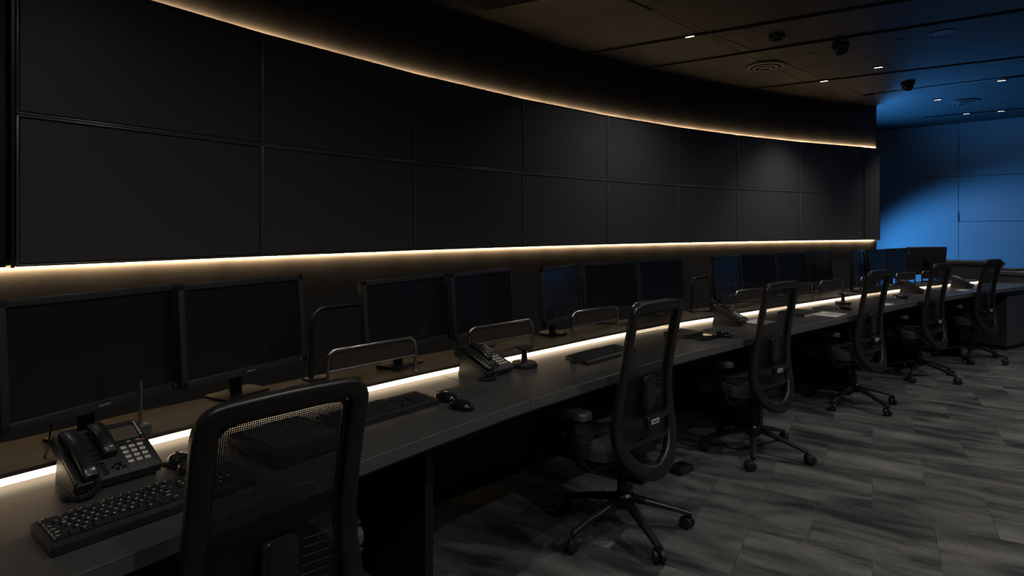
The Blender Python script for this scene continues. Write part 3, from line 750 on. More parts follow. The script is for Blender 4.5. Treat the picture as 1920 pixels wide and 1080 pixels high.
# ------------------------------------------------------------------ phones
def make_phone(label):
    t = thing('desk_phone', label, 'telephone', (0, 0, TOP), 0, 'black desk phones with two handsets')
    W, D = 0.206, 0.20; z0, z1 = 0.030, 0.112; sl = math.atan2(z1 - z0, D)
    Mf = Matrix.Translation((0, 0, z0)) @ Matrix.Rotation(sl, 4, 'X')       # face frame: x right, y up the slope, z out
    Ls = math.hypot(D, z1 - z0)
    mb = MB(); mb.rbox((W / 2, Ls / 2, -0.011), (W, Ls, 0.022), 0.010, 0.003); mb.build('body', M['black_plastic'], t, M=Mf)
    mb = MB()
    prof = [(0.012, 0.0), (D - 0.02, 0.0), (D - 0.035, z1 - 0.034), (0.03, z0 - 0.012)]
    mb.sections([[(x, y, z) for y, z in prof] for x in (0.006, W - 0.012)]); mb.build('wedge_stand', M['black_plastic'], t, smooth=False)
    def on(x, y, z=0.0): return Mf @ Matrix.Translation((x * W, y * Ls, z))
    # cradle wall left and dividing groove
    mb = MB(); mb.box((W * 0.02, Ls * 0.5, 0.005), (0.006, Ls * 0.97, 0.012), bevel=0.002); mb.build('cradle_rim', M['black_plastic'], t, M=Mf)
    mb = MB(); mb.box((W * 0.605, Ls * 0.45, 0.0003), (0.0012, Ls * 0.86, 0.0012)); mb.build('groove', M['ceil_dark'], t, M=Mf)
    def handset(x, y, L, w, m):
        rings = []; N = 18
        for i in range(N + 1):
            s = i / N; yy = (s - 0.5) * L
            arch = 0.013 * math.sin(PI * s) ** 0.8; endfac = 1 - 0.10 * math.sin(PI * s)
            hw = w / 2 * endfac * (0.86 if i in (0, N) else 1); ht = 0.012 * (0.7 if i in (0, N) else 1) + 0.004 * math.cos(PI * (2 * s - 1)) * 0
            low = 0.004 + (0.016 if 0.2 < s < 0.8 else 0.0); cz = 0.006 + arch
            ring = []
            for k in range(14):
                a = 2 * PI * k / 14; ca, sa = math.cos(a), math.sin(a)
                ring.append((hw * math.copysign(abs(ca) ** 0.6, ca), yy, cz + ht * (0.55 + math.copysign(abs(sa) ** 0.6, sa))))
            rings.append(ring)
        b = MB(); b.sections(rings)
        h = b.build('handset', M['soft_black'], t, M=Mf @ Matrix.Translation((x, y, 0)) @ Matrix.Rotation(math.radians(2), 4, 'Z'))
        g = MB()
        for k in range(3): g.box((-w / 2 - 0.0004, L * 0.18 - k * 0.010, 0.017), (0.003, 0.006, 0.006), bevel=0.001)
        g.build('side_button', M['rubber'], h, M=Mf @ Matrix.Translation((x, y, 0)))
        return h
    handset(W * 0.165, Ls * 0.50, Ls * 0.93, 0.041, M['soft_black'])
    handset(W * 0.475, Ls * 0.67, Ls * 0.62, 0.039, M['soft_black'])
    mb = MB(); mb.rbox((W * 0.775, Ls * 0.76, 0.0006), (W * 0.30, Ls * 0.27, 0.0016), 0.002); mb.build('display', M['lcd'], t, M=Mf)
    mb = MB(); mb.rbox((W * 0.775, Ls * 0.76, 0.0), (W * 0.34, Ls * 0.31, 0.0016), 0.003); mb.build('display_frame', M['gloss_black'], t, M=Mf)
    mb = MB(); mb.box((W * 0.60, Ls * 0.75, 0.0012), (0.0016, Ls * 0.28, 0.002)); mb.build('silver_line', M['badge'], t, M=Mf)
    def key(x, y, w, h, m, name='button', tz=0.0025, txt=None):
        b = MB(); b.rbox((0, 0, tz / 2), (w, h, tz), min(w, h) * 0.25, 0.0006, seg=3, bseg=1); k = b.build(name, m, t); k.matrix_local = on(x, y)
        if txt: put_text(txt, 0.0055, M['dark_legend'], k, Matrix.Translation((0, 0, tz + 0.0001)), bold=0.0001)
    for r, row in enumerate(('123', '456', '789', '*0#')):
        for c, ch in enumerate(row): key(0.675 + c * 0.10, 0.47 - r * 0.093, 0.0145, 0.0115, M['white_key'], 'number_key', 0.003, ch)
    for k in range(6): key(0.957, 0.94 - k * 0.052, 0.0062, 0.0062, M['white_key'], 'soft_key')
    for k in range(3): key(0.66 + k * 0.11, 0.575, 0.011, 0.005, M['badge'] if k else M['rubber'], 'soft_key')
    for x, y in ((0.30, 0.55), (0.345, 0.56), (0.39, 0.57), (0.315, 0.46), (0.36, 0.47), (0.405, 0.48), (0.33, 0.37), (0.375, 0.38), (0.42, 0.39)): key(x + 0.02, y, 0.0062, 0.0062, M['gloss_black'], 'button', 0.004)
    for k in range(5): key(0.36 + 0.012 * (k % 2), 0.29 - 0.05 * k, 0.013, 0.0055, M['gloss_black'])
    for k in range(4):
        key(0.335, 0.93 - 0.055 * k, 0.026, 0.006, M['rubber'], 'line_key')
    for x, y in ((0.46, 0.17), (0.51, 0.21), (0.545, 0.175), (0.55, 0.215), (0.50, 0.12), (0.575, 0.13)): key(x, y, 0.0075, 0.0065, M['gloss_black'], 'button', 0.004)
    key(0.925, 0.55, 0.014, 0.003, M['orange_print'], 'message_lamp', 0.002)
    for k in range(7): key(0.955, 0.46 - 0.055 * k, 0.011, 0.0025, M['rubber'], 'speaker_slot', 0.0012)
    # coiled cord looping from the left handset back under the body
    ctr = []
    for i in range(41):
        s = i / 40; a = -0.25 * PI + s * 1.25 * PI
        ctr.append(Vector((0.050 - 0.045 * (1 - math.cos(PI * s)) * 0.75, 0.010 - 0.048 * math.sin(PI * s) ** 0.8 + 0.02 * s, 0.028 * (1 - s) ** 3 + 0.0088)))
    path = []; turns = 26; n = turns * 8
    for i in range(n + 1):
        s = i / n * 40; k = min(int(s), 39); c = ctr[k].lerp(ctr[k + 1], s - k); tn = (ctr[k + 1] - ctr[k]).normalized()
        u = tn.cross(Vector((0, 0, 1))).normalized(); v = u.cross(tn); a = 2 * PI * i / 8
        path.append(c + 0.0062 * (math.cos(a) * u + math.sin(a) * v))
    mb = MB(); mb.loft(path, 0.0018, 5); mb.build('coiled_cord', M['rubber'], t)
    return t
ph = make_phone('large black phone with two handsets in the left foreground')
def phone_at(o, p, rz): o.location = (p.x, p.y, TOP); o.rotation_euler = (0, 0, rz); return o
phone_at(ph, at(140, 938, TOP), math.radians(51.5))
for (px, py, hd, lb) in ((911, 714, 50, 'black phone with two handsets beside the round pedestal'),
                         (1381, 611.5, 45, 'black phone just left of the third chair'),
                         (1723, 551, 40, 'black phone just left of the fifth chair'),
                         (1816, 540.5, 36, 'farthest black phone, left of the sixth chair')):
    p = at(px, py, TOP); dup(ph, (p.x, p.y, TOP), math.radians(hd), lb, skip=('legend',) + (() if px < 1000 else ('speaker_slot', 'soft_key', 'line_key', 'groove')))

# ------------------------------------------------------------------ mice, pads, books, papers
def make_mouse(label):
    t = thing('computer_mouse', label, 'mouse', (0, 0, TOP), 0, 'black computer mice')
    mb = MB(); rings = []
    N = 12
    for i in range(N + 1):
        s = i / N; y = (s - 0.5) * 0.105; w = 0.030 * math.sqrt(max(0.02, 1 - abs(2 * s - 1) ** 3.2)); h = 0.034 * max(0.12, math.sin(PI * (0.08 + 0.84 * (s * 0.85 + 0.02)))) ** 0.7
        ring = []
        for k in range(13):
            a = PI * k / 12; ring.append((w * math.copysign(abs(math.cos(a)) ** 0.75, math.cos(a)), y, 0.001 + h * math.sin(a) ** 0.8))
        rings.append(ring)
    mb.sections(rings); mb.build('shell', M['gloss_black'], t)
    mb = MB(); mb.cyl((-0.003, 0.022, 0.030), (0.003, 0.022, 0.030), 0.008, n=14); mb.build('scroll_wheel', M['rubber'], t)
    return t
ms = make_mouse('upper of two mice beside the large phone')
p = at(341, 874, TOP); ms.location = p; ms.rotation_euler = (0, 0, math.radians(58))
for (px, py, hd, lb) in ((358, 889, 48, 'lower of two mice touching the foreground keyboard end'), (838, 752, 66, 'left of two mice between keyboard and square pad'), (866, 767, 60, 'right of two mice at the front of the worktop'),
                         (1357, 632, 50, 'mouse on the worktop right of the second chair, before the pad'), (1584, 580.5, 40, 'mouse just left of the fourth chair, below the round pedestal'), (1690, 560, 40, 'mouse on the worktop right of the fourth chair')):
    p = at(px, py, TOP); dup(ms, p, math.radians(hd), lb)

def flat(name, label, cat, px, py, w, d, th, m, hd, group=None, r=0.006, z=TOP, inner=None):
    p = at(px, py, z); o = MB(); o.rbox((0, 0, th / 2 + 0.0002), (w, d, th), r, min(0.001, th / 4)); 
    if inner is None:
        b = o.build(name, m); b.location = p; b.rotation_euler = (0, 0, math.radians(hd)); tag(b, label, cat, group); return b
    t = thing(name, label, cat, p, math.radians(hd), group); o.bm.free()
    c = MB(); c.rbox((0, 0, 0.0012), (w, d, 0.002), r); c.rbox((0, 0, th - 0.0012), (w, d, 0.002), r); c.box((-w / 2 + 0.0015, 0, th / 2), (0.003, d - 2 * r, th - 0.001)); c.build('cover', m, t)
    c = MB(); c.box((0.002, 0, th / 2), (w - 0.008, d - 0.008, th - 0.0048)); c.build('pages', inner, t, smooth=False)
    return t
flat('mouse_pad', 'square black pad on the worktop right of the two mice', 'mouse pad', 867, 734.5, 0.165, 0.15, 0.003, M['pad_cloth'], 46, 'black mouse pads')
flat('mouse_pad', 'black pad in front of the phone left of the third chair', 'mouse pad', 1351, 619, 0.19, 0.16, 0.003, M['pad_cloth'], 42, 'black mouse pads')
flat('mouse_pad', 'black pad just right of the fourth chair', 'mouse pad', 1666, 560, 0.20, 0.17, 0.004, M['pad_cloth'], 38, 'black mouse pads')
flat('mouse_pad', 'black pad behind the white papers, left of the fourth chair', 'mouse pad', 1553, 577.5, 0.24, 0.17, 0.005, M['pad_cloth'], 40, 'black mouse pads')
flat('notebook', 'thick dark notebook just right of the second chair', 'notebook', 1281, 629, 0.21, 0.16, 0.024, M['cover'], 42, 'dark notebooks on the worktop', inner=M['cover'])
flat('tablet', 'thin black tablet lying before the dark notebook', 'tablet', 1322, 634, 0.19, 0.11, 0.009, M['gloss_black'], 42)
flat('notebook', 'black folder on white sheets right of the third chair', 'notebook', 1499, 588.5, 0.30, 0.22, 0.02, M['cover'], 40, 'dark notebooks on the worktop', inner=M['paper'])
flat('paper_sheet', 'white sheets lying left of the fourth chair near the desk edge', 'paper', 1553, 589.5, 0.26, 0.20, 0.003, M['paper'], 43, 'white papers on the worktop', r=0.001)
flat('paper_sheet', 'white sheet seen through and left of the third chair mesh', 'paper', 1424, 604, 0.21, 0.15, 0.003, M['paper'], 44, 'white papers on the worktop', r=0.001)
flat('paper_sheet', 'white slip at the desk edge right of the fourth chair', 'paper', 1663, 571, 0.16, 0.07, 0.003, M['paper'], 38, 'white papers on the worktop', r=0.001)
flat('notebook', 'slim black booklet beside the mouse right of the fourth chair', 'notebook', 1698, 554.5, 0.22, 0.16, 0.012, M['cover'], 37, 'dark notebooks on the worktop', inner=M['paper'])
flat('paper_sheet', 'white slip before the farthest phone', 'paper', 1806, 544.5, 0.15, 0.09, 0.003, M['paper'], 34, 'white papers on the worktop', r=0.001)

# ------------------------------------------------------------------ chairs
def back_y(z):
    K = [(0.325, -0.182), (0.36, -0.165), (0.42, -0.140), (0.50, -0.118), (0.58, -0.114), (0.68, -0.120), (0.80, -0.137), (0.95, -0.167), (1.085, -0.197)]
    for (za, ya), (zb, yb) in zip(K, K[1:]):
        if z <= zb:
            s = max(0, (z - za) / (zb - za)); s2 = s * s * (3 - 2 * s) * 0.35 + s * 0.65; return ya + (yb - ya) * s2
    return K[-1][1]
def back_w(z):
    K = [(0.325, 0.0), (0.335, 0.070), (0.355, 0.125), (0.39, 0.166), (0.45, 0.203), (0.53, 0.211), (0.62, 0.196), (0.72, 0.182), (0.82, 0.177), (0.95, 0.177), (1.03, 0.178), (1.085, 0.17)]
    for (za, ya), (zb, yb) in zip(K, K[1:]):
        if z <= zb: s = max(0, (z - za) / (zb - za)); return ya + (yb - ya) * s
    return K[-1][1]

def make_chair(label):
    t = thing('task_chair', label, 'chair', (0, 0, 0), 0, 'black mesh task chairs along the desk')
    # closed loop frame of the backrest
    ZTOP, HW, RC = 1.070, 0.178, 0.036
    side = [(back_w(z), z) for z in (0.325, 0.327, 0.332, 0.345, 0.37, 0.42, 0.47, 0.52, 0.57, 0.62, 0.68, 0.74, 0.80, 0.87, 0.94, 1.0)] + [(HW, ZTOP - RC)]
    side[0] = (0.0, 0.325); side[1] = (0.035, 0.326)
    for k in range(1, 7):
        a = PI / 2 * k / 6; side.append((HW - RC + RC * math.cos(a), ZTOP - RC + RC * math.sin(a)))
    right = [Vector((x, 0, z)) for x, z in side] + [Vector((0.10, 0, ZTOP + 0.001)), Vector((0.05, 0, ZTOP + 0.002))]
    loop = right + [Vector((0, 0, ZTOP + 0.003))] + [Vector((-v.x, 0, v.z)) for v in right[::-1]][:-1]
    loop = [Vector((v.x, back_y(min(v.z, 1.085)), v.z)) for v in loop]
    # even out
    for _ in range(1):
        loop = [(loop[i - 1] + 4 * loop[i] + loop[(i + 1) % len(loop)]) / 6 for i in range(len(loop))]
    rings = []; Ln = len(loop)
    for i, p in enumerate(loop):
        tn = (loop[(i + 1) % Ln] - loop[i - 1]).normalized()
        dz = 0.01; prof = Vector((0, back_y(p.z + dz) - back_y(p.z - dz), 2 * dz)).normalized()
        b = Vector((0, prof.z, -prof.y)); nrm = b.cross(tn).normalized(); b = tn.cross(nrm)
        low = max(0.0, min(1.0, (0.72 - p.z) / 0.25))
        hw = 0.0235 + 0.010 * low; th = 0.014 + 0.005 * low
        ring = []
        for k in range(16):
            a = 2 * PI * k / 16; ca, sa = math.cos(a), math.sin(a)
            ring.append(p + nrm * hw * math.copysign(abs(ca) ** 0.42, ca) + b * th * math.copysign(abs(sa) ** 0.42, sa))
        rings.append(ring)
    mb = MB(); mb.sections(rings, closed=True); mb.build('back_frame', M['chair_plastic'], t)
    # slimmer rim inside the frame that holds the cloth
    rim = []
    for i, p in enumerate(loop):
        if p.z < 0.46: continue
        q = Vector((p.x * (1 - 0.026 / max(0.03, abs(p.x))) if abs(p.x) > 0.03 else p.x * 0.2, p.y + 0.010, p.z - (0.023 if p.z > 1.04 else 0.0))); rim.append((i, q))
    k0 = next(k for k in range(len(rim)) if rim[k][0] != rim[k - 1][0] + 1); rim = [q for _, q in rim[k0:] + rim[:k0]]
    mb = MB(); mb.loft(rim, 0.0075, 8); mb.build('mesh_rim', M['chair_plastic'], t)
    # woven back
    bm = bmesh.new(); uvl = bm.loops.layers.uv.new('UVMap'); nx, nz = 14, 36; g = []
    zs = [0.44 + (1.062 - 0.44) * j / nz for j in range(nz + 1)]
    for z in zs:
        w = (back_w(z) if z < 1.03 else 0.178 - (0.02 if z > 1.06 else 0.0)) - 0.010
        g.append([bm.verts.new((w * (2 * i / nx - 1), back_y(z) + 0.006 * (1 - (2 * i / nx - 1) ** 2) * -1 + 0.004, z)) for i in range(nx + 1)])
    for j in range(nz):
        for i in range(nx):
            f = bm.faces.new((g[j][i], g[j][i + 1], g[j + 1][i + 1], g[j + 1][i]))
            for l in f.loops: l[uvl].uv = (l.vert.co.x + 1, l.vert.co.z)
    me = bpy.data.meshes.new('mesh_back'); bm.to_mesh(me); bm.free(); me.materials.append(M['mesh'])
    me.polygons.foreach_set('use_smooth', [True] * len(me.polygons))
    o = bpy.data.objects.new('mesh_back', me); C.objects.link(o); o.parent = t
    # lumbar carrier
    rings = []
    for k in range(13):
        s = 2 * k / 12 - 1; z = 0.565 - 0.018 * (1 - s * s); x = s * 0.196
        y = back_y(0.56) - 0.030 - 0.008 * (1 - s * s) + 0.018 * abs(s) ** 3
        rings.append([(x, y - 0.008, z - 0.014), (x, y + 0.008, z - 0.014), (x, y + 0.008, z + 0.014), (x, y - 0.008, z + 0.014)])
    mb = MB(); mb.sections(rings); mb.build('lumbar_bar', M['chair_plastic'], t)
    mb = MB(); Rx = Matrix.Rotation(math.radians(90), 3, 'X')
    mb.rbox((0, back_y(0.66) - 0.026, 0.675), (0.085, 0.15, 0.014), 0.018, 0.004, rot=Rx); lp = mb.build('lumbar_pad', M['chair_plastic'], t)
    mb = MB()
    mb.rbox((0, back_y(0.66) - 0.034, 0.665), (0.055, 0.11, 0.004), 0.01, rot=Rx); mb.build('pad_inset', M['rubber'], lp)
    for k in range(6):
        mb = MB(); z = 0.62 + 0.022 * k
        mb.loft([(0.055, back_y(z) - 0.022, z), (0.10, back_y(z) - 0.020, z - 0.004), (0.145, back_y(z) - 0.013, z - 0.012)], [0.002, 0.0018, 0.001], 6); mb.build('rib', M['chair_plastic'], lp)
    mb = MB(); mb.rbox((0, back_y(0.56) - 0.050, 0.552), (0.105, 0.052, 0.024), 0.012, 0.004, rot=Rx); hb = mb.build('lock_box', M['chair_plastic'], t)
    mb = MB(); mb.rbox((0.0, back_y(0.56) - 0.0625, 0.552), (0.06, 0.022, 0.0014), 0.003, rot=Rx); pl = mb.build('name_plate', M['white_key'], hb); pl['label'] = 'pale name plate'
    mb = MB()
    for k in range(6): mb.box((-0.0175 + k * 0.007, back_y(0.56) - 0.0634, 0.552), (0.005, 0.0008, 0.008))
    mb.build('plate_print', M['dark_legend'], hb, smooth=False)
    mb = MB(); mb.box((0, back_y(0.46) - 0.012, 0.455), (0.33, 0.010, 0.022), bevel=0.003); mb.build('lower_bar', M['chair_plastic'], t)
    for z in (0.70, 0.625):
        w = back_w(z); mb = MB(); mb.cyl((w + 0.012, back_y(z), z), (w + 0.036, back_y(z) - 0.002, z), 0.012, 0.010, 14); mb.build('knob', M['gloss_black'], t)
    # seat
    mb = MB(); mb.rbox((0, 0.145, 0.424), (0.49, 0.47, 0.068), 0.09, 0.026, seg=8, bseg=4); mb.build('seat', M['seat_cloth'], t)
    mb = MB(); mb.rbox((0, 0.145, 0.372), (0.46, 0.44, 0.034), 0.085, 0.008); mb.build('seat_pan', M['chair_plastic'], t)
    mb = MB(); mb.box((0, 0.03, 0.325), (0.17, 0.26, 0.058), bevel=0.018); mb.build('mechanism', M['chair_plastic'], t)
    mb = MB(); mb.loft([(0, -0.07, 0.335), (0, -0.12, 0.338), (0, -0.165, 0.345)], [0.032, 0.030, 0.026], 12); mb.build('back_bracket', M['chair_plastic'], t)
    mb = MB(); mb.cyl((0, 0, 0.13), (0, 0, 0.24), 0.027, n=20); mb.cyl((0, 0, 0.24), (0, 0, 0.298), 0.016, n=20); mb.build('gas_column', M['dark_metal'], t)
    for sx in (-1, 1):
        mb = MB(); rings = []
        pth = [(0.10, 0.02, 0.338), (0.235, 0.02, 0.338), (0.268, 0.03, 0.365), (0.278, 0.06, 0.45), (0.282, 0.10, 0.555), (0.282, 0.115, 0.58)]
        for i, (x, y, z) in enumerate(pth):
            a = Vector(pth[max(0, i - 1)]); b = Vector(pth[min(len(pth) - 1, i + 1)]); tn = (b - a).normalized()
            vv = Vector((0, 1, 0)) - tn * tn.y; vv.normalize(); uu = tn.cross(vv); pc = Vector((x, y, z)); hh = (0.011, 0.026)
            rings.append([pc + uu * hh[0] * cx_ + vv * hh[1] * cy_ for cx_, cy_ in ((1, .7), (.7, 1), (-.7, 1), (-1, .7), (-1, -.7), (-.7, -1), (.7, -1), (1, -.7))])
        rings = [[Vector((sx * v.x, v.y, v.z)) for v in r] for r in rings]
        mb.sections(rings); arm = mb.build('armrest', M['chair_plastic'], t)
        mb = MB(); mb.rbox((sx * 0.275, 0.10, 0.592), (0.085, 0.24, 0.028), 0.03, 0.008, bseg=3); mb.build('arm_pad', M['chair_pad'], arm)
    return t

def make_base(t, offs):
    """five spokes with casters, turned by offs (radians, chair frame)"""
    mb = MB(); mb.lathe([(0, 0.110), (0.040, 0.110), (0.046, 0.122), (0.044, 0.166), (0.034, 0.176), (0.0275, 0.176)], n=24); mb.build('hub', M['chair_plastic'], t)
    for k in range(5):
        a = offs + 2 * PI * k / 5; Rz = Matrix.Rotation(a, 4, 'Z')
        b = MB(); rings = []
        for s in range(9):
            f = s / 8; r = 0.036 + f * 0.285; z = 0.150 - 0.060 * f - 0.016 * f * f; w = 0.024 - 0.009 * f; h = 0.017 - 0.006 * f
            rings.append([(r, w * ca, z + h * sa) for ca, sa in ((1, -.7), (.9, .5), (.45, 1), (-.45, 1), (-.9, .5), (-1, -.7), (-.5, -1), (.5, -1))])
        b.sections(rings); leg = b.build('leg', M['chair_plastic'], t); leg.matrix_local = Rz
        c = MB(); c.cyl((0.318, 0, 0.045), (0.318, 0, 0.078), 0.007, n=10)
        cz = 0.0305; sw = random.uniform(0, 2 * PI); off = Vector((0.018 * math.cos(sw), 0.018 * math.sin(sw), 0)); ax = Vector((-math.sin(sw), math.cos(sw), 0)); ctr = Vector((0.318, 0, cz)) + off
        for sgn in (-1, 1):
            p0, p1 = ctr + ax * sgn * 0.006, ctr + ax * sgn * 0.026
            c.loft([p0, p0 + (p1 - p0) * 0.15, p0 + (p1 - p0) * 0.8, p1], [0.026, 0.030, 0.030, 0.024], 20)
        c.box(ctr + Vector((0, 0, 0.012)), (0.020, 0.020, 0.036)); c.build('caster', M['rubber'], leg)

chair_spots = [
    (None, 47.5, None, 'nearest black mesh chair, its back cut off by the bottom edge of the picture'),
    (atd(1168, 2.83), 43.5, 0, 'second nearest black mesh chair, whole, with wheels on the carpet'),
    (atd(1412, 3.81), 38.5, 32, 'third black mesh chair, in front of the white papers'),
    (atd(1600, 4.83), 36.0, -2, 'fourth black mesh chair, in the middle of the far row'),
    (atd(1723, 5.74), 34.0, 8, 'fifth black mesh chair, second from the far end'),
    (atd(1822, 6.50), 31.0, 12, 'sixth black mesh chair, at the far end of the row'),
]
c1 = Vector((-0.628, 1.443, 0)); chair_spots[0] = (c1, 47.5, 20, chair_spots[0][3])
proto = None
for i, (p, hd, lo, lb) in enumerate(chair_spots):
    rz = math.radians(hd)
    if proto is None: r = proto = make_chair(lb); r.location = p; r.rotation_euler = (0, 0, rz)
    else: r = dup(proto, p, rz, lb)
    chair_spots[i] = r
for r, lo in zip(chair_spots, (20, 0, 32, -2, 8, 12)): make_base(r, math.radians(lo) - r.rotation_euler.z)
# the nearest chair is set lower
for ch in kids(chair_spots[0]):
    if ch.name.split('.')[0] not in ('hub', 'leg', 'gas_column'): ch.location.z -= 0.026

# loose cables
def cable(name, label, pts, r=0.0028, coil=0.0, turns=0):
    pts = smooth_line(catmull([Vector(p) for p in pts], 10), 4)
    if turns:
        n = turns * 8; out = []
        for i in range(n + 1):
            f = i / n * (len(pts) - 1); k = min(int(f), len(pts) - 2); c = pts[k].lerp(pts[k + 1], f - k); tn = (pts[k + 1] - pts[k]).normalized()
            u = tn.cross(Vector((0, 0, 1))).normalized(); v = u.cross(tn); a = 2 * PI * i / 8
            out.append(c + coil * (math.cos(a) * u + math.sin(a) * v))
        pts = out
    mb = MB(); mb.loft(pts, r, 6); tag(mb.build(name, M['rubber']), label, 'cable', 'loose black cables')
zc = SHELF + 0.004
cable('cable', 'black cable looping up behind the left side of the large phone', [at(84, 858, zc), at(92, 842, zc) + Vector((0, 0, 0.02)), atd(98, 1.80, 0.84), atd(118, 1.84, 0.865), atd(140, 1.90, 0.85), at(152, 800, zc) + Vector((0, 0.0, 0.005))])
cable('cable', 'thin black cable on the shelf below the second monitor', [at(462, 750, zc), at(485, 741, zc), at(505, 745, zc), at(535, 729, zc), at(565, 722, zc)])
cable('cable', 'short coiled cord between the large phone and the two mice', [at(304, 879, TOP) + Vector((0, 0, 0.012)), at(314, 878, TOP) + Vector((0, 0, 0.009)), at(326, 878, TOP) + Vector((0, 0, 0.008))], r=0.0016, coil=0.0055, turns=11)

# small box on the carpet under the desk
p = at(1277, 884, 0); t = thing('floor_box', 'small black box on the carpet behind the second chair', 'box', p, math.radians(40))
mb = MB(); mb.box((0, 0, 0.019), (0.13, 0.09, 0.036), bevel=0.005); mb.build('housing', M['black_plastic'], t)
mb = MB(); mb.box((0, 0, 0.0395), (0.09, 0.06, 0.004), bevel=0.001); mb.build('lid', M['gloss_black'], t)

# ------------------------------------------------------------------ far right furniture
p = atd(1902, 7.95); hd = math.radians(31)
t = thing('low_cabinet', 'low grey cabinet at the right edge behind the desk end', 'cabinet', (p.x + 0.55, p.y + 0.25, 0), hd)
mb = MB(); mb.box((0, 0, 0.43), (1.7, 0.5, 0.76), bevel=0.003); mb.build('body', M['grey_laminate'], t, smooth=False)
mb = MB(); mb.box((0, -0.01, 0.835), (1.74, 0.54, 0.045), bevel=0.004); mb.build('top_board', M['grey_laminate'], t, smooth=False)
mb = MB(); mb.box((0, 0, 0.025), (1.66, 0.46, 0.05)); mb.build('plinth', M['cabinet_black'], t, smooth=False)
for x in (-0.42, 0.42):
    mb = MB(); mb.box((x, -0.254, 0.43), (0.82, 0.008, 0.74), bevel=0.001); dd = mb.build('door', M['grey_laminate'], t, smooth=False)
p2 = atd(1815, 8.75)
t = thing('dark_cabinet', 'dark rounded cabinet against the blue wall left of the grey one', 'cabinet', (p2.x, p2.y, 0), math.radians(-20))
mb = MB(); mb.rbox((0, 0, 0.46), (0.72, 0.5, 0.88), 0.10, 0.004); mb.build('body', M['blue_grey'], t)
mb = MB(); mb.rbox((0, 0, 0.925), (0.76, 0.54, 0.045), 0.11, 0.01); mb.build('top_board', M['shelf'], t)
mb = MB(); mb.rbox((0, 0, 0.01), (0.68, 0.46, 0.02), 0.09); mb.build('plinth', M['cabinet_black'], t)
p3 = atd(1893, 8.02)
b = MB(); b.rbox((0, 0, 0.012), (0.30, 0.22, 0.022), 0.008, 0.003); o = b.build('folder', M['shelf']); o.location = (p3.x, p3.y, 0.858); o.rotation_euler = (0, 0, hd)
tag(o, 'brown flat folder lying on the grey cabinet', 'folder')

# ------------------------------------------------------------------ ceiling fittings
def spot(loc, energy, size=100, blend=0.7, color=(1, 0.95, 0.88), aim=None, r=0.03):
    l = bpy.data.lights.new('spot_lamp', 'SPOT'); l.energy = energy; l.spot_size = math.radians(size); l.spot_blend = blend; l.color = color; l.shadow_soft_size = r
    o = bpy.data.objects.new('spot_lamp', l); C.objects.link(o); o.location = loc
    if aim is not None: o.rotation_euler = (Vector(aim) - Vector(loc)).to_track_quat('-Z', 'Y').to_euler()
    return o
def make_downlight(label):
    t = thing('downlight', label, 'ceiling light', (0, 0, ZU), 0, 'small slot downlights in the ceiling')
    mb = MB(); w, d = 0.095, 0.036
    for (x, y, sx, sy) in ((0, d / 2, w, 0.008), (0, -d / 2, w, 0.008), (w / 2, 0, 0.008, d), (-w / 2, 0, 0.008, d)): mb.box((x, y, -0.008), (sx, sy, 0.014))
    mb.build('housing', M['ceil_dark'], t, smooth=False)
    mb = MB(); mb.box((0, 0, -0.008), (w - 0.018, d - 0.012, 0.008)); mb.build('lens', M['lens'], t, smooth=False)
    return t
dl = [(1293, 66.5, 'single slot downlight high on the left part of the ceiling'), (1545, 150.5, 'slot downlight above the right end of the curved wall'), (1647, 124.5, 'slot downlight between the two dark domes'),
      (1758, 185.5, 'slot downlight left of the farther air diffuser'), (1878, 149.5, 'slot downlight near the right edge, on the blue channel'), (1812, 212, 'left of two downlights nearest the blue wall'), (1877, 207, 'right of two downlights nearest the blue wall')]
proto = None; DPOS = []
for px, py, lb in dl:
    p = at(px, py, ZU); DPOS.append(p)
    if proto is None: proto = make_downlight(lb); proto.location = p; proto.rotation_euler = (0, 0, math.radians(-36))
    else: dup(proto, p, math.radians(-36), lb)
def make_diffuser(label):
    t = thing('air_diffuser', label, 'vent', (0, 0, ZU), 0, 'round air diffusers in the ceiling')
    for k, (r0, r1, z) in enumerate(((0.165, 0.21, 0.0), (0.105, 0.145, -0.012), (0.05, 0.085, -0.022))):
        mb = MB(); mb.lathe([(r0, z), (r1, z - 0.004), (r1 - 0.006, z - 0.016), (r0 - 0.004, z - 0.020), (r0, z)], n=40); mb.build('ring', M['ceil_metal'], t)
    mb = MB(); mb.lathe([(0, -0.001), (0.17, -0.001), (0.17, -0.006), (0, -0.006)], n=40); mb.build('recess', M['ceil_dark'], t)
    mb = MB(); mb.lathe([(0, -0.006), (0.026, -0.006), (0.026, -0.034), (0, -0.036)], n=20); mb.build('centre', M['ceil_metal'], t)
    return t
df = make_diffuser('round air diffuser on the dark part of the ceiling'); df.location = at(1435, 123, ZU)
dup(df, at(1805, 190, ZU), 0, 'round air diffuser on the blue lit part of the ceiling')
def make_dome(label):
    t = thing('dome_camera', label, 'camera', (0, 0, ZU), 0, 'dome cameras on the ceiling')
    mb = MB(); mb.lathe([(0, 0), (0.075, 0), (0.078, -0.012), (0.074, -0.035), (0.066, -0.042), (0, -0.042)], n=32); mb.build('collar', M['ceil_metal'], t)
    mb = MB(); mb.lathe([(0.062, -0.042), (0.064, -0.055), (0.055, -0.082), (0.036, -0.102), (0, -0.110)], n=32); mb.build('dome', M['dome'], t)
    return t
dm = make_dome('dark dome camera nearer of two, between the round fittings'); dm.location = at(1577, 84, ZU)
dup(dm, at(1702, 155, ZU), 0, 'dark dome camera hanging at the bright blue channel')
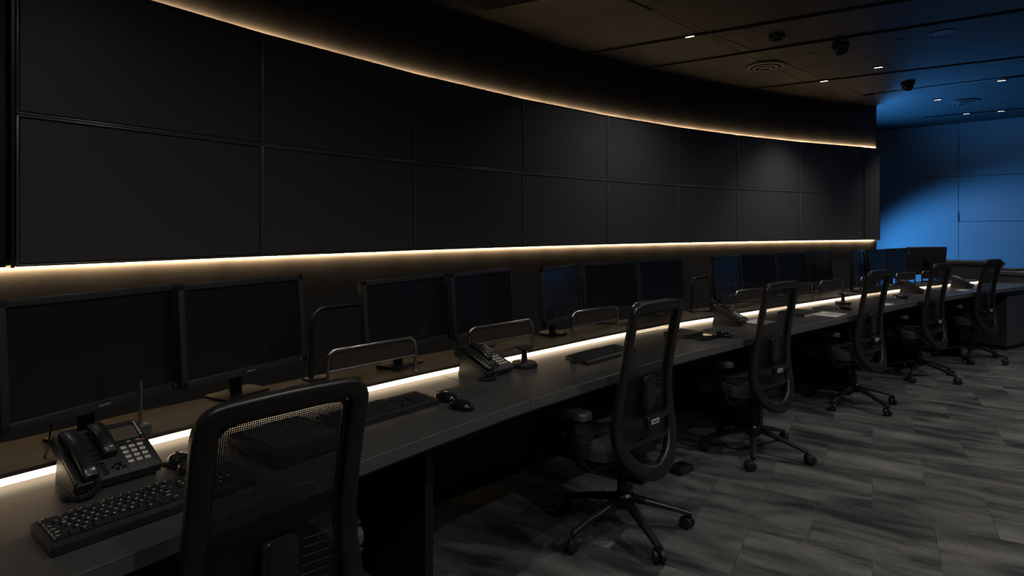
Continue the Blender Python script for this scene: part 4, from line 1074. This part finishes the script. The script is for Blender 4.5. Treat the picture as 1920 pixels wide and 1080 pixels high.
def disc(name, label, cat, px, py, r, h=0.012, inner=0.7, m=None):
    t = thing(name, label, cat, at(px, py, ZU), 0)
    mb = MB(); mb.lathe([(r * inner, -0.0005), (r, -0.0005), (r, -h * 0.6), (r * 0.94, -h), (r * inner, -h * 0.8)], n=36); mb.build('rim', M['ceil_metal'], t)
    mb = MB(); mb.lathe([(0, -0.0008), (r * inner, -0.0008), (r * inner * 0.98, -h * 0.5), (0, -h * 0.6)], n=36); mb.build('face', m or M['ceil_dark'], t)
disc('smoke_detector', 'small round detector left of the nearer dome camera', 'detector', 1457, 67, 0.075, 0.04, 0.6)
disc('ceiling_speaker', 'large flat ring speaker at the upper right of the ceiling', 'speaker', 1768, 61.5, 0.115, 0.008, 0.94, M['ceil_metal'])
disc('access_cap', 'small flat ring between the dome and the large ring speaker', 'cap', 1685, 76, 0.045, 0.006, 0.86, M['ceil_metal'])
for k, (px, lb) in enumerate(((1520, 'left one of two tiny sensors on the ceiling'), (1527.5, 'right one of two tiny sensors on the ceiling'))):
    t = thing('ceiling_sensor', lb, 'sensor', at(px, 99, ZU), 0, 'tiny ceiling sensors')
    mb = MB(); mb.lathe([(0, 0), (0.014, 0), (0.014, -0.006), (0.008, -0.012), (0, -0.012)], n=16); mb.build('cap', M['ceil_metal'], t)
# slatted grille at the top edge of the picture
g0 = at(915, 22, ZU); ga = math.radians(-28)
t = thing('ceiling_grille', 'dark slatted air grille at the top edge of the ceiling', 'vent', g0 + Vector((-0.02, -0.05, 0)), ga)
for k in range(8):
    mb = MB(); mb.box((0.55 - 0.021 * k, -0.03 - 0.045 * k, -0.010), (1.1, 0.012, 0.02), Matrix.Rotation(math.radians(25), 3, 'X')); mb.build('slat', M['ceil_dark'], t, smooth=False)
mb = MB(); mb.box((0.56, 0.0, -0.008), (1.14, 0.015, 0.016)); mb.box((0.40, -0.38, -0.008), (1.14, 0.015, 0.016)); mb.build('frame', M['ceil_metal'], t, smooth=False)

# ------------------------------------------------------------------ light
for i, p in enumerate(DPOS): spot(p - Vector((0, 0, 0.02)), 12 if p.y > 9 else 48, 95 if p.y > 7 else 140, 0.8 if p.y > 7 else 1.0)
for x, y, e in ((2.6, 2.2, 75), (4.4, 3.6, 85), (3.4, 0.6, 70), (5.6, 1.6, 80), (6.6, 5.0, 85), (1.2, 0.2, 60), (0.2, 2.0, 40), (-0.4, 0.6, 40)):  # unseen lamps added without fittings, the near ones widened as fill
    spot(Vector((x, y, ZU - 0.02)), e * (1.25 if x > 2 else 0.95), 140 if x > 2 else 160, 1.0)
BLUE = (0.055, 0.36, 1.0)  # unseen blue floods added behind the curved wall, for far wall and ceiling
spot((4.75, 10.6, 1.55), 540, 76, 0.6, BLUE, aim=(8.2, 9.9, 0.25), r=0.15)
spot((5.8, 10.35, 1.5), 620, 118, 1.0, BLUE, aim=(6.7, 8.2, 3.9), r=0.45)

w = bpy.data.worlds.new('World'); bpy.context.scene.world = w; w.use_nodes = True
w.node_tree.nodes['Background'].inputs[0].default_value = (0.5, 0.55, 0.7, 1); w.node_tree.nodes['Background'].inputs[1].default_value = 0.0

# ------------------------------------------------------------------ camera
cam = bpy.data.cameras.new('camera'); co = bpy.data.objects.new('camera', cam); C.objects.link(co)
co.location = (0, 0, EYE); co.rotation_euler = (PI / 2, 0, 0)
cam.sensor_width = 36; cam.lens = F_PX / 1920 * 36; cam.shift_y = -(540 - YH) / 1920; cam.clip_start = 0.05
sc = bpy.context.scene; sc.camera = co
sc.view_settings.view_transform = 'Standard'; sc.view_settings.look = 'None'; sc.view_settings.gamma = 1; sc.view_settings.exposure = 0.0
